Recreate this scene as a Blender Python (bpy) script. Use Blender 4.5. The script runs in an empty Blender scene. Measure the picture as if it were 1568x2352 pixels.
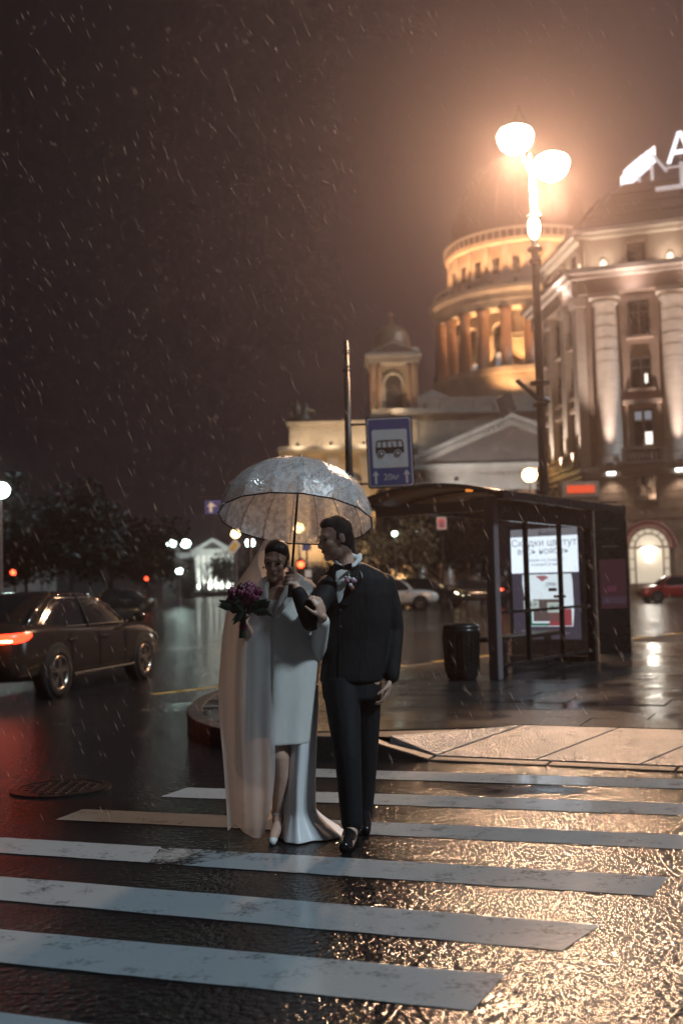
import bpy, math, random
from mathutils import Vector, Matrix
random.seed(11)
PI = math.pi
sc = bpy.context.scene
COL = sc.collection
# ------------------------------------------------------------------ camera
FPX, CAMH = 2483.0, 1.42            # focal length in reference pixels (frame 1568 wide), eye height
PITCH, ROLL = math.atan(169.0 / FPX), -0.025
cam = bpy.data.cameras.new("camera"); cam_o = bpy.data.objects.new("camera", cam); COL.objects.link(cam_o)
CR = Matrix.Rotation(PI/2 + PITCH, 4, 'X') @ Matrix.Rotation(ROLL, 4, 'Z')
CP = Vector((0, 0, CAMH))
cam_o.matrix_world = Matrix.Translation(CP) @ CR
cam.sensor_fit = 'HORIZONTAL'; cam.sensor_width = 24.0; cam.lens = FPX/1568*24.0
cam.clip_start = 0.1; cam.clip_end = 3000
cam.dof.use_dof = True; cam.dof.focus_distance = 6.2; cam.dof.aperture_fstop = 1.8
sc.camera = cam_o
# ------------------------------------------------------------------ night sky
SUN_EL, SUN_AZ = math.radians(46), math.radians(57)     # cool key from above, right of and behind the camera
wd = bpy.data.worlds.new("World"); sc.world = wd; wd.use_nodes = True
wn, wl = wd.node_tree.nodes, wd.node_tree.links
for n in list(wn): wn.remove(n)
wo = wn.new('ShaderNodeOutputWorld'); wadd = wn.new('ShaderNodeAddShader')
b1 = wn.new('ShaderNodeBackground'); b2 = wn.new('ShaderNodeBackground')
sk = wn.new('ShaderNodeTexSky'); sk.sky_type = 'NISHITA'; sk.sun_disc = False
sk.sun_elevation = math.radians(-6); sk.sun_rotation = math.radians(150)
b1.inputs[1].default_value = 0.05
wl.new(sk.outputs[0], b1.inputs[0])
wtc = wn.new('ShaderNodeTexCoord'); wnz = wn.new('ShaderNodeTexNoise')      # low rain cloud, lit by the town
wmp = wn.new('ShaderNodeMapping'); wmp.inputs['Scale'].default_value = (1, 1, 2.2)
wl.new(wtc.outputs['Generated'], wmp.inputs[0]); wl.new(wmp.outputs[0], wnz.inputs['Vector'])
wnz.inputs['Scale'].default_value = 2.3; wnz.inputs['Detail'].default_value = 5
wcr = wn.new('ShaderNodeValToRGB')
wcr.color_ramp.elements[0].position = .3; wcr.color_ramp.elements[0].color = (.024, .0165, .0215, 1)
wcr.color_ramp.elements[1].position = .75; wcr.color_ramp.elements[1].color = (.044, .0285, .0330, 1)
wl.new(wnz.outputs['Fac'], wcr.inputs[0]); b2.inputs[1].default_value = 1.0
wdt = wn.new('ShaderNodeVectorMath'); wdt.operation = 'DOT_PRODUCT'; wdt.inputs[1].default_value = (.80, .60, 0)      # town glow lies to the right, over the lit square
wl.new(wtc.outputs['Generated'], wdt.inputs[0])
wmr = wn.new('ShaderNodeMapRange'); wmr.interpolation_type = 'SMOOTHSTEP'
wmr.inputs[1].default_value = .25; wmr.inputs[2].default_value = 1.0; wmr.inputs[3].default_value = .14; wmr.inputs[4].default_value = 1.15
wl.new(wdt.outputs['Value'], wmr.inputs[0])
wvm = wn.new('ShaderNodeVectorMath'); wvm.operation = 'SCALE'; wl.new(wcr.outputs[0], wvm.inputs[0]); wl.new(wmr.outputs[0], wvm.inputs['Scale']); wl.new(wvm.outputs[0], b2.inputs[0])
wl.new(b1.outputs[0], wadd.inputs[0]); wl.new(b2.outputs[0], wadd.inputs[1]); wl.new(wadd.outputs[0], wo.inputs[0])
sun = bpy.data.lights.new("sun", 'SUN'); sun.energy = 1.9; sun.angle = math.radians(6); sun.color = (.70, .89, 1.0)
sun_o = bpy.data.objects.new("sun", sun); COL.objects.link(sun_o)
sdir = Vector((-math.sin(SUN_AZ)*math.cos(SUN_EL), math.cos(SUN_AZ)*math.cos(SUN_EL), -math.sin(SUN_EL)))
sun_o.rotation_euler = sdir.to_track_quat('-Z', 'Y').to_euler(); sun_o.location = (20, -20, 30)
# ------------------------------------------------------------------ exposure, sampling
sc.view_settings.view_transform = 'Standard'; sc.view_settings.look = 'None'
sc.view_settings.exposure = 0.0; sc.view_settings.gamma = 1.0; sc.view_settings.use_curve_mapping = False
sc.render.engine = 'CYCLES'
cy = sc.cycles
cy.use_denoising = True
cy.max_bounces = 8; cy.diffuse_bounces = 2; cy.glossy_bounces = 4; cy.transmission_bounces = 4
cy.transparent_max_bounces = 16; cy.volume_bounces = 0
cy.sample_clamp_indirect = 4.0; cy.sample_clamp_direct = 0
cy.caustics_reflective = False; cy.caustics_refractive = False
cy.use_light_tree = True

# ------------------------------------------------------------------ helpers: pixels to places
def ray(px, py): return (CR.to_3x3() @ Vector(((px-784)/FPX, -(py-1176)/FPX, -1)))
def G(px, py, z=0.0):
    d = ray(px, py); return CP + d*((z-CAMH)/d.z)
def P(px, py, Y):
    d = ray(px, py); return CP + d*(Y/d.y)
def PL(px, py, p0, n):
    d = ray(px, py); return CP + d*((Vector(p0)-CP).dot(n)/d.dot(n))
def V(*a): return Vector(a)

class MB:
    def __init__(s, T=None): s.v = []; s.f = []; s.T = T
    def add(s, vs, fs):
        n = len(s.v)
        s.v += [tuple(s.T @ Vector(v)) if s.T else tuple(v) for v in vs]
        s.f += [tuple(i+n for i in f) for f in fs]; return s
    def box(s, a, b):
        (x0, y0, z0), (x1, y1, z1) = a, b
        return s.add([(x0,y0,z0),(x1,y0,z0),(x1,y1,z0),(x0,y1,z0),(x0,y0,z1),(x1,y0,z1),(x1,y1,z1),(x0,y1,z1)],
                     [(0,3,2,1),(4,5,6,7),(0,1,5,4),(1,2,6,5),(2,3,7,6),(3,0,4,7)])
    def obox(s, c, ax, ay, az):      # oriented box: centre and half axes
        c, ax, ay, az = map(Vector, (c, ax, ay, az)); vs = []
        for k in (-1, 1):
            for (i, j) in ((-1,-1),(1,-1),(1,1),(-1,1)): vs.append(c+ax*i+ay*j+az*k)
        return s.add(vs, [(0,3,2,1),(4,5,6,7),(0,1,5,4),(1,2,6,5),(2,3,7,6),(3,0,4,7)])
    def loft(s, rings, cap=True, closed=True):
        n = len(rings[0]); vs = [p for r in rings for p in r]; fs = []
        for i in range(len(rings)-1):
            for j in range(n if closed else n-1):
                k = (j+1) % n
                fs.append((i*n+j, i*n+k, (i+1)*n+k, (i+1)*n+j))
        if cap and closed:
            fs.append(tuple(range(n-1, -1, -1))); fs.append(tuple((len(rings)-1)*n+j for j in range(n)))
        return s.add(vs, fs)
    def tube(s, pts, radii, n=8, cap=True):
        pts = [Vector(p) for p in pts]
        if not hasattr(radii, '__len__'): radii = [radii]*len(pts)
        rings = []; up = None
        for i, p in enumerate(pts):
            d = (pts[min(i+1, len(pts)-1)]-pts[max(i-1, 0)]).normalized()
            if up is None:
                up = Vector((0,0,1)) if abs(d.z) < .9 else Vector((0,1,0))
            a = d.cross(up).normalized(); b = a.cross(d).normalized(); up = b
            rings.append([p + (a*math.cos(2*PI*k/n) + b*math.sin(2*PI*k/n))*radii[i] for k in range(n)])
        return s.loft(rings, cap)
    def lathe(s, prof, n=24, c=(0,0,0), cap=True, a0=0, a1=2*PI):
        full = abs(a1-a0-2*PI) < 1e-6; m = n if full else n+1
        rings = [[(c[0]+r*math.cos(a0+(a1-a0)*k/n), c[1]+r*math.sin(a0+(a1-a0)*k/n), c[2]+z) for k in range(m)] for r, z in prof]
        return s.loft(rings, cap and full, full)
    def prism(s, poly, d):           # 3d polygon extruded by vector d
        poly = [Vector(p) for p in poly]; d = Vector(d); n = len(poly)
        return s.add(poly+[p+d for p in poly], [tuple(range(n-1,-1,-1)), tuple(range(n, 2*n))] + [(i, (i+1)%n, n+(i+1)%n, n+i) for i in range(n)])
    def ell(s, c, r, M=None, nu=14, nv=9):
        c = Vector(c); rings = []
        if not hasattr(r, '__len__'): r = (r, r, r)
        for i in range(1, nv):
            t = PI*i/nv
            rings.append([Vector((r[0]*math.sin(t)*math.cos(2*PI*j/nu), r[1]*math.sin(t)*math.sin(2*PI*j/nu), -r[2]*math.cos(t))) for j in range(nu)])
        vs = [p for q in rings for p in q] + [Vector((0,0,-r[2])), Vector((0,0,r[2]))]
        fs = []
        for i in range(nv-2):
            for j in range(nu): fs.append((i*nu+j, i*nu+(j+1)%nu, (i+1)*nu+(j+1)%nu, (i+1)*nu+j))
        b, t = len(vs)-2, len(vs)-1
        for j in range(nu):
            fs.append((b, (j+1)%nu, j)); fs.append((t, (nv-2)*nu+j, (nv-2)*nu+(j+1)%nu))
        if M is not None: vs = [M @ v for v in vs]
        return s.add([v+c for v in vs], fs)
    def cap(s, chain, n=12):         # chain of (point, radius): tapered capsules
        for p, r in chain: s.ell(p, r, nu=n, nv=8)
        for (p, r), (q, t) in zip(chain[:-1], chain[1:]): s.tube([p, q], [r, t], n)
        return s
    def mesh(s, name):
        me = bpy.data.meshes.new(name); me.from_pydata(s.v, [], s.f); me.update(); return me
    def build(s, name, mat, parent=None, smooth=False, bevel=0, sub=0, solid=0):
        me = s.mesh(name); return mesh_obj(name, me, mat, parent, smooth, bevel, sub, solid)

def mesh_obj(name, me, mat, parent=None, smooth=False, bevel=0, sub=0, solid=0):
    o = bpy.data.objects.new(name, me); COL.objects.link(o)
    if mat is not None and len(me.materials) == 0: me.materials.append(mat)
    if smooth: me.polygons.foreach_set('use_smooth', [True]*len(me.polygons))
    if parent is not None:
        o.parent = parent
        if parent.get('_w'): o.matrix_parent_inverse = Matrix.Translation(-parent.location)
    if solid: m = o.modifiers.new('solid', 'SOLIDIFY'); m.thickness = solid; m.offset = 0
    if bevel: m = o.modifiers.new('bevel', 'BEVEL'); m.width = bevel; m.segments = 2; m.limit_method = 'ANGLE'
    if sub: m = o.modifiers.new('sub', 'SUBSURF'); m.levels = sub; m.render_levels = sub
    return o
def tag(o, label, cat, group=None):
    o['label'] = label; o['category'] = cat
    if group: o['group'] = group
    return o
def thing(name, label, cat, loc=(0,0,0), rz=0, group=None, world=False):
    """an Empty at the thing's base; world=True when its parts are modelled in world coordinates"""
    o = bpy.data.objects.new(name, None); COL.objects.link(o); o.empty_display_size = .2
    o.location = loc; o.rotation_euler = (0, 0, rz)
    if world: o['_w'] = 1
    return tag(o, label, cat, group)
def struct(o): o['kind'] = 'structure'; return o
def copy_tree(o, parent=None):
    c = o.copy(); COL.objects.link(c)
    if parent is not None: c.parent = parent
    for ch in list(o.children): copy_tree(ch, c)
    return c
def blob(name, mb, mat, parent, voxel=.007, smooth=6, factor=.5):
    """one continuous skin over the overlapping volumes of mb"""
    me = mb.mesh(name+'_raw'); o = bpy.data.objects.new(name+'_raw', me); COL.objects.link(o)
    r = o.modifiers.new('r', 'REMESH'); r.mode = 'VOXEL'; r.voxel_size = voxel
    if smooth: m = o.modifiers.new('s', 'SMOOTH'); m.iterations = smooth; m.factor = factor
    dg = bpy.context.evaluated_depsgraph_get()
    nm = bpy.data.meshes.new_from_object(o.evaluated_get(dg)); nm.name = name
    bpy.data.objects.remove(o); bpy.data.meshes.remove(me)
    return mesh_obj(name, nm, mat, parent, smooth=True)
def text_mesh(body, size, extrude=.004, align='CENTER'):
    cu = bpy.data.curves.new('t', 'FONT'); cu.body = body; cu.size = size; cu.extrude = extrude
    cu.align_x = align; cu.align_y = 'CENTER'
    o = bpy.data.objects.new('t', cu); COL.objects.link(o)
    dg = bpy.context.evaluated_depsgraph_get()
    me = bpy.data.meshes.new_from_object(o.evaluated_get(dg)); bpy.data.objects.remove(o); return me
def text(name, body, size, M4, mat, parent, extrude=.004, align='CENTER'):
    me = text_mesh(body, size, extrude, align); me.transform(M4); me.materials.clear()
    return mesh_obj(name, me, mat, parent)
def sheet(name, rows, mat, parent, solid=.006, sub=1, closed=False):
    mb = MB(); mb.loft(rows, cap=False, closed=closed)
    return mb.build(name, mat, parent, smooth=True, solid=solid, sub=sub)

# ------------------------------------------------------------------ materials
def mat(name, col, rough=.5, metal=0.0, var=.15, vs=6.0, bump=0.0, bs=40.0, spec=.5, coat=0.0, emis=None, es=0.0, stretch=None, dirt=0.0, rvar=.1):
    m = bpy.data.materials.new(name); m.use_nodes = True
    nt = m.node_tree; N, L = nt.nodes, nt.links; p = N['Principled BSDF']
    p.inputs['Roughness'].default_value = rough; p.inputs['Metallic'].default_value = metal
    p.inputs['Specular IOR Level'].default_value = spec; p.inputs['Coat Weight'].default_value = coat
    p.inputs['Coat Roughness'].default_value = .06
    p.inputs['Base Color'].default_value = (*col, 1)
    tc = N.new('ShaderNodeTexCoord'); src = tc.outputs['Object']
    if stretch:
        mp = N.new('ShaderNodeMapping'); mp.inputs['Scale'].default_value = stretch; L.new(src, mp.inputs[0]); src = mp.outputs[0]
    if var > 0:
        nz = N.new('ShaderNodeTexNoise'); nz.inputs['Scale'].default_value = vs; nz.inputs['Detail'].default_value = 6
        nz.inputs['Roughness'].default_value = .65
        L.new(src, nz.inputs['Vector'])
        mx = N.new('ShaderNodeMix'); mx.data_type = 'RGBA'
        a = 1-var-dirt
        mx.inputs[6].default_value = (col[0]*a, col[1]*a, col[2]*a, 1)
        mx.inputs[7].default_value = tuple(min(1, c*(1+var)) for c in col) + (1,)
        cr = N.new('ShaderNodeMapRange'); cr.inputs[1].default_value = .3; cr.inputs[2].default_value = .7
        L.new(nz.outputs['Fac'], cr.inputs[0]); L.new(cr.outputs[0], mx.inputs[0]); L.new(mx.outputs[2], p.inputs['Base Color'])
        rr = N.new('ShaderNodeMapRange'); rr.inputs[1].default_value = .3; rr.inputs[2].default_value = .7
        rr.inputs[3].default_value = max(.02, rough-rvar); rr.inputs[4].default_value = min(1, rough+rvar)
        L.new(nz.outputs['Fac'], rr.inputs[0]); L.new(rr.outputs[0], p.inputs['Roughness'])
    if bump > 0:
        b = N.new('ShaderNodeBump'); b.inputs['Strength'].default_value = bump; b.inputs['Distance'].default_value = .01
        n2 = N.new('ShaderNodeTexNoise'); n2.inputs['Scale'].default_value = bs; n2.inputs['Detail'].default_value = 3
        L.new(src, n2.inputs['Vector']); L.new(n2.outputs['Fac'], b.inputs['Height']); L.new(b.outputs[0], p.inputs['Normal'])
    if emis is not None:
        p.inputs['Emission Color'].default_value = (*emis, 1); p.inputs['Emission Strength'].default_value = es
    return m
def lamp_mat(name, col, es):
    m = mat(name, tuple(c*.25 for c in col), .3, var=0, emis=col, es=es)
    m.cycles.emission_sampling = 'NONE'      # small glowing faces are found by chance; the lamps themselves carry the light
    return m
def nodes(m): return m.node_tree.nodes, m.node_tree.links, m.node_tree.nodes['Principled BSDF']

def wet(name, base, base2, film, dry_rough, film_rough, bscale, bstr, pscale, lo, hi, paint=False, bdist=.012, wear=.56, ior=1.4):
    """wet ground: a thin film of water that comes and goes over a grainy surface"""
    m = bpy.data.materials.new(name); m.use_nodes = True
    N, L, p = nodes(m)
    ge = N.new('ShaderNodeNewGeometry'); src = ge.outputs['Position']
    n1 = N.new('ShaderNodeTexNoise'); n1.inputs['Scale'].default_value = pscale; n1.inputs['Detail'].default_value = 4; L.new(src, n1.inputs['Vector'])
    mr = N.new('ShaderNodeMapRange'); mr.inputs[1].default_value = lo; mr.inputs[2].default_value = hi; L.new(n1.outputs['Fac'], mr.inputs[0])
    n2 = N.new('ShaderNodeTexNoise'); n2.inputs['Scale'].default_value = bscale; n2.inputs['Detail'].default_value = 3; n2.inputs['Roughness'].default_value = .6; L.new(src, n2.inputs['Vector'])
    vo = N.new('ShaderNodeTexVoronoi'); vo.inputs['Scale'].default_value = bscale*.8; L.new(src, vo.inputs['Vector'])
    ad = N.new('ShaderNodeMath'); ad.operation = 'MULTIPLY_ADD'; ad.inputs[1].default_value = -.55
    L.new(vo.outputs['Distance'], ad.inputs[0]); L.new(n2.outputs['Fac'], ad.inputs[2])
    bu = N.new('ShaderNodeBump'); bu.inputs['Distance'].default_value = bdist
    sr = N.new('ShaderNodeMapRange'); sr.inputs[3].default_value = bstr; sr.inputs[4].default_value = bstr*film
    L.new(mr.outputs[0], sr.inputs[0]); L.new(sr.outputs[0], bu.inputs['Strength']); L.new(ad.outputs[0], bu.inputs['Height']); L.new(bu.outputs[0], p.inputs['Normal'])
    rr = N.new('ShaderNodeMapRange'); rr.inputs[3].default_value = dry_rough; rr.inputs[4].default_value = film_rough
    L.new(mr.outputs[0], rr.inputs[0]); L.new(rr.outputs[0], p.inputs['Roughness'])
    n3 = N.new('ShaderNodeTexNoise'); n3.inputs['Scale'].default_value = 3.1 if not paint else 5.0; n3.inputs['Detail'].default_value = 8; n3.inputs['Roughness'].default_value = .7; L.new(src, n3.inputs['Vector'])
    mx = N.new('ShaderNodeMix'); mx.data_type = 'RGBA'; mx.inputs[6].default_value = (*base, 1); mx.inputs[7].default_value = (*base2, 1)
    fo = n3.outputs['Fac']
    if paint:
        n4 = N.new('ShaderNodeTexNoise'); n4.inputs['Scale'].default_value = 42; n4.inputs['Detail'].default_value = 4; L.new(src, n4.inputs['Vector'])
        ma = N.new('ShaderNodeMath'); ma.operation = 'MULTIPLY_ADD'; ma.inputs[1].default_value = .3; L.new(n4.outputs['Fac'], ma.inputs[0]); mb_ = N.new('ShaderNodeMath'); mb_.operation = 'MULTIPLY'; mb_.inputs[1].default_value = .75; L.new(n3.outputs['Fac'], mb_.inputs[0]); L.new(mb_.outputs[0], ma.inputs[2]); fo = ma.outputs[0]
    r3 = N.new('ShaderNodeMapRange'); r3.inputs[1].default_value = .3 if not paint else wear; r3.inputs[2].default_value = .7 if not paint else wear+.16
    L.new(fo, r3.inputs[0]); L.new(r3.outputs[0], mx.inputs[0]); L.new(mx.outputs[2], p.inputs['Base Color'])
    p.inputs['IOR'].default_value = ior
    return m
# ================================================================== ground
M_ASPH = wet('wet_asphalt', (.007,.0074,.0085), (.016,.016,.0175), .16, .06, .04, 34, .52, .75, .575, .67, bdist=.014, ior=1.5)
M_PAINT = wet('worn_road_paint', (.32,.365,.395), (.035,.038,.042), .3, .14, .07, 40, .07, .9, .45, .62, paint=True)
M_PFILM = wet('film_dimmed_worn_paint', (.3,.33,.35), (.018,.019,.021), .4, .2, .1, 40, .3, .9, .45, .62, paint=True, wear=.44)  # worn stretch of one bar; the wet film's dark reflection is painted into its colour
M_YEL = wet('yellow_road_paint', (.55,.36,.03), (.1,.07,.02), .3, .3, .15, 62, .2, .9, .45, .62, paint=True)
M_SLAB = wet('wet_granite_slab', (.035,.031,.029), (.065,.058,.053), .2, .2, .06, 60, .26, .8, .45, .6)
M_RAMP = wet('pale_wet_granite', (.20,.175,.16), (.32,.285,.26), .9, .2, .16, 62, .75, 1.2, .4, .6, bdist=.011, ior=1.45)
M_KERB = wet('dark_wet_granite_kerb', (.03,.029,.028), (.05,.048,.046), .5, .55, .4, 60, .3, 1.0, .4, .6)
M_IRON = mat('cast_iron', (.03,.03,.032), .35, .8, bump=.3, bs=60)

road = MB(); S = 900
road.add([(-S,-60,0),(S,-60,0),(S,S,0),(-S,S,0)], [(0,1,2,3)])
road = struct(road.build('road', M_ASPH))

y0 = 1592.5
def stripe(tl, tr, bl, br, z=.004, name='painted_stripe', m=M_PAINT, jag=.004):
    """one painted bar from four ground points, with slightly ragged edges"""
    n = 40; mb = MB(); top = []; bot = []
    for i in range(n+1):
        t = i/n
        top.append((tl.lerp(tr, t)) + V(0, random.uniform(-jag, jag), 0)); bot.append((bl.lerp(br, t)) + V(0, random.uniform(-jag, jag), 0))
    vs = [(p.x, p.y, z) for p in top] + [(p.x, p.y, z) for p in bot]
    mb.add(vs, [(n+1+i, n+2+i, i+1, i) for i in range(n)])
    return mb.build(name, m, road)
def band(a, b, w, shear0, shear1, **k):
    """bar with far edge a-b, width w towards the camera and slanted ends"""
    d = (b-a).normalized(); nrm = V(d.y, -d.x, 0)
    if nrm.y > 0: nrm = -nrm
    return stripe(a, b, a+nrm*w+d*shear0, b+nrm*w+d*shear1, **k)
def ext(a, b, t): return a + (b-a).normalized()*t
# far edges measured on the photograph
e1 = (G(721,1767), G(1568,1792)); band(ext(e1[0],e1[1],-.45), ext(e1[0],e1[1],6.6), .35, 0, 0)
e2 = (G(430,y0+218), G(1568,y0+255)); band(e2[0], ext(e2[0],e2[1],6.3), .35, -.04, 0)
e3 = (G(190,y0+268), G(1568,y0+328)); band(e3[0], ext(e3[0],e3[1],5.2), .32, 0, 0)
e4 = (G(0,y0+333), G(1535,y0+425)); band(ext(e4[0],e4[1],-.7), ext(e4[0],e4[1],1.05), .32, 0, .1); band(ext(e4[0],e4[1],.9), ext(e4[0],e4[1],1.9), .32, 0, 0, m=M_PFILM, z=.002); band(ext(e4[0],e4[1],1.62), e4[1], .33, -.25, -.06)
e5 = (G(0,y0+423), G(1250,y0+525)); band(ext(e5[0],e5[1],-1.6), ext(e5[0],e5[1],2.95), .35, 0, -.1)
e6 = (G(0,y0+545), G(1160,y0+650)); band(ext(e6[0],e6[1],-2.5), e6[1], .35, 0, -.05)
e7 = (G(0,y0+735), G(180,y0+760)); band(ext(e7[0],e7[1],-3.0), ext(e7[0],e7[1],1.3), .35, 0, -.05)
# kerbside yellow line and the lane lines of the far street
ya, yb = G(345,1595), G(1207,1495)
ydir = (yb-ya).normalized()
for k in range(9):
    a = ya + ydir*(k*3.2); band(a, a+ydir*2.35, .12, 0, 0, name='yellow_line', m=M_YEL)
for off, w in ((8.2, .12), (8.7, .12), (10.2, .14)):
    q = V(-ydir.y, ydir.x, 0)*off
    for k in range(3):
        a = ya + q + ydir*(k*11-5); band(a, a+ydir*9, w, 0, 0, name='lane_line')

# manhole in the carriageway
mc = G(140,1812)
mh = thing('manhole', 'round iron manhole cover let into the wet road left of the couple', 'manhole', (mc.x, mc.y, 0))
MB().lathe([(.36,.0),(.36,.012),(.30,.012),(.30,.002)], 40, cap=False).build('rim', M_IRON, mh, smooth=False)
cv = MB(); cv.lathe([(.295,.0),(.295,.009)], 40); cvo = cv.build('cover', M_IRON, mh)
for i in range(-3, 4):
    for j in range(-3, 4):
        if i*i+j*j < 11: MB().box((i*.075-.022, j*.075-.022, .0092), (i*.075+.022, j*.075+.022, .014)).build('stud', M_IRON, cvo)

# ------------------------------------------------------------------ the corner pavement
def clip(poly, p, n):
    out = []
    for i in range(len(poly)):
        a, b = poly[i], poly[(i+1) % len(poly)]
        da, db = (a-p).dot(n), (b-p).dot(n)
        if da >= 0: out.append(a)
        if (da >= 0) != (db >= 0): out.append(a.lerp(b, da/(da-db)))
    return out
HK = .17
A = G(1000,1742); B = G(1568,1767); E1 = (B-A).normalized(); E2 = V(-E1.y, E1.x, 0)     # along the kerb, away from camera
def S2(t, d, z=0): 
    p = A + E1*t + E2*d; return V(p.x, p.y, z)
RD = .92                                  # depth of the dropped kerb
FL = G(890,1690,HK); FB = S2(.50, RD)
corner = [V(-.55,9.43,0), V(-1.0,9.85,0), V(-1.33,10.55,0), V(-1.52,11.5,0), V(-1.55,12.7,0), V(-1.35,13.9,0)]
kb = V(-1.35,13.9,0)
outer = [S2(-1.3, 0), S2(30, 0), S2(30, 40), kb + ydir*60] + list(reversed(corner))
pave = MB()
def flat(poly, z): return [V(p.x, p.y, z) for p in poly]
inner_back = clip(outer, S2(0, RD), E2)
nfl = V(-(FB-FL).y, (FB-FL).x, 0)
inner_front = clip(clip(outer, S2(0, RD), -E2), V(FL.x, FL.y, 0), nfl)
for poly in (inner_back, inner_front):
    pave.add(flat(poly, HK-.012), [tuple(range(len(poly)))])
pavement = struct(pave.build('pavement', mat('pavement_bedding', (.03,.028,.026), .5, bump=.4)))
SX, SY = .98, .56
def inset(poly, g):
    c = sum(poly, V(0,0,0))/len(poly); out = []
    for p in poly: 
        d = c-p; out.append(p + d.normalized()*min(g*1.6, d.length*.4))
    return out
def slab(poly, m=M_SLAB, name='slab', z=HK, tilt=.006, parent=None):
    if len(poly) < 3: return
    c = sum(poly, V(0,0,0))/len(poly)
    if sum(((poly[i]-poly[0]).cross(poly[(i+1) % len(poly)]-poly[0])).z for i in range(len(poly))) < .08: return
    q = inset(poly, .006); tx, ty, dz = random.uniform(-tilt,tilt), random.uniform(-tilt,tilt), random.uniform(-.0015,.0015)
    mb = MB(); mb.prism([V(p.x, p.y, z-.03) for p in q], (0,0,.03))
    for i in range(len(q), 2*len(q)):
        x, y, zz = mb.v[i]; mb.v[i] = (x, y, zz+(x-c.x)*tx+(y-c.y)*ty+dz)
    mb.build(name, m, parent or pavement)
cnt = 0
for k in range(0, 22):
    for j in range(-8, 14):
        off = SX*.5 if k % 2 else 0
        t0, d0 = j*SX+off, RD+k*SY
        cell = [S2(t0,d0), S2(t0+SX,d0), S2(t0+SX,d0+SY), S2(t0,d0+SY)]
        cc = S2(t0+SX/2, d0+SY/2); sx = 784+FPX*cc.x/max(cc.y,.1)
        if not (60 < sx < 1900): continue
        po = cell
        for i in range(len(inner_back)):
            a, b = inner_back[i], inner_back[(i+1) % len(inner_back)]
            e = b-a
            if e.length < 1e-4: continue
            po = clip(po, a, V(-e.y, e.x, 0))
            if len(po) < 3: break
        if len(po) >= 3 and cnt < 290: slab(po); cnt += 1
for j in range(-4, 3):
    for k in range(2):
        cell = [S2(j*SX, .01+k*.455), S2(j*SX+SX, .01+k*.455), S2(j*SX+SX, .01+k*.455+.455), S2(j*SX, .01+k*.455+.455)]
        po = cell
        for i in range(len(inner_front)):
            a, b = inner_front[i], inner_front[(i+1) % len(inner_front)]
            if (b-a).length < 1e-4: continue
            e = b-a; po = clip(po, a, V(-e.y, e.x, 0))
            if len(po) < 3: break
        if len(po) >= 3: slab(po)
# dropped kerb: a triangular flare and a row of big sloping slabs
zf = .022
def rslab(pts, name='ramp_slab'):
    c = sum(pts, V(0,0,0))/len(pts)
    q = [p+(c-p).normalized()*.016 for p in pts]
    MB().prism([p-V(0,0,.06) for p in q], (0,0,.06)).build(name, M_RAMP, pavement, bevel=.004)
Az = V(A.x, A.y, zf)
rslab([Az, V(FB.x,FB.y,HK), V(FL.x,FL.y,HK)], 'flare_slab')
xs = [0, .82, 1.62, 2.5, 3.4, 4.3, 5.2]
for i in range(len(xs)-1):
    t0, t1 = xs[i], xs[i+1]
    rslab([S2(t0, .0, zf), S2(t1, .0, zf), S2(t1+.50, RD, HK), S2(t0+.50, RD, HK)])
# granite kerb stones
def kerb(a, b, za, zb, w=.16):
    d = (b-a).normalized(); n = V(-d.y, d.x, 0)
    q = [a+d*.004, b-d*.004]; mb = MB()
    vs = [(*q[0].xy, -.02), (*q[1].xy, -.02), (*(q[1]+n*w).xy, -.02), (*(q[0]+n*w).xy, -.02), (*q[0].xy, za), (*q[1].xy, zb), (*(q[1]+n*w).xy, zb), (*(q[0]+n*w).xy, za)]
    mb.add(vs, [(0,3,2,1),(4,5,6,7),(0,1,5,4),(1,2,6,5),(2,3,7,6),(3,0,4,7)])
    mb.build('kerb_stone', M_KERB, pavement, bevel=.012)
for i in range(7): kerb(S2(i*.95, -.165), S2(i*.95+.95, -.165), .016, .016, .16)
k0 = S2(-.62, -.165); kerb(k0, S2(0, -.165), HK+.002, .02)
pts = [k0] + [ V(-.6,9.29,0), V(-1.1,9.74,0), V(-1.47,10.5,0), V(-1.67,11.47,0), V(-1.7,12.72,0), V(-1.5,13.96,0)]
def smooth_line(ps, n=4):
    out = []
    for i in range(len(ps)-1):
        p0, p1, p2, p3 = ps[max(i-1,0)], ps[i], ps[i+1], ps[min(i+2,len(ps)-1)]
        for k in range(n):
            t = k/n; out.append(.5*((2*p1)+(p2-p0)*t+(2*p0-5*p1+4*p2-p3)*t*t+(3*p1-p0-3*p2+p3)*t*t*t))
    return out+[ps[-1]]
pts = smooth_line(list(reversed(pts)), 3)
for a, b in zip(pts[:-1], pts[1:]): kerb(a, b, HK+.002, HK+.002)
for k in range(24):
    a = V(-1.5,13.96,0)+ydir*k; kerb(a+ydir*1.0, a, HK+.002, HK+.002)
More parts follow.
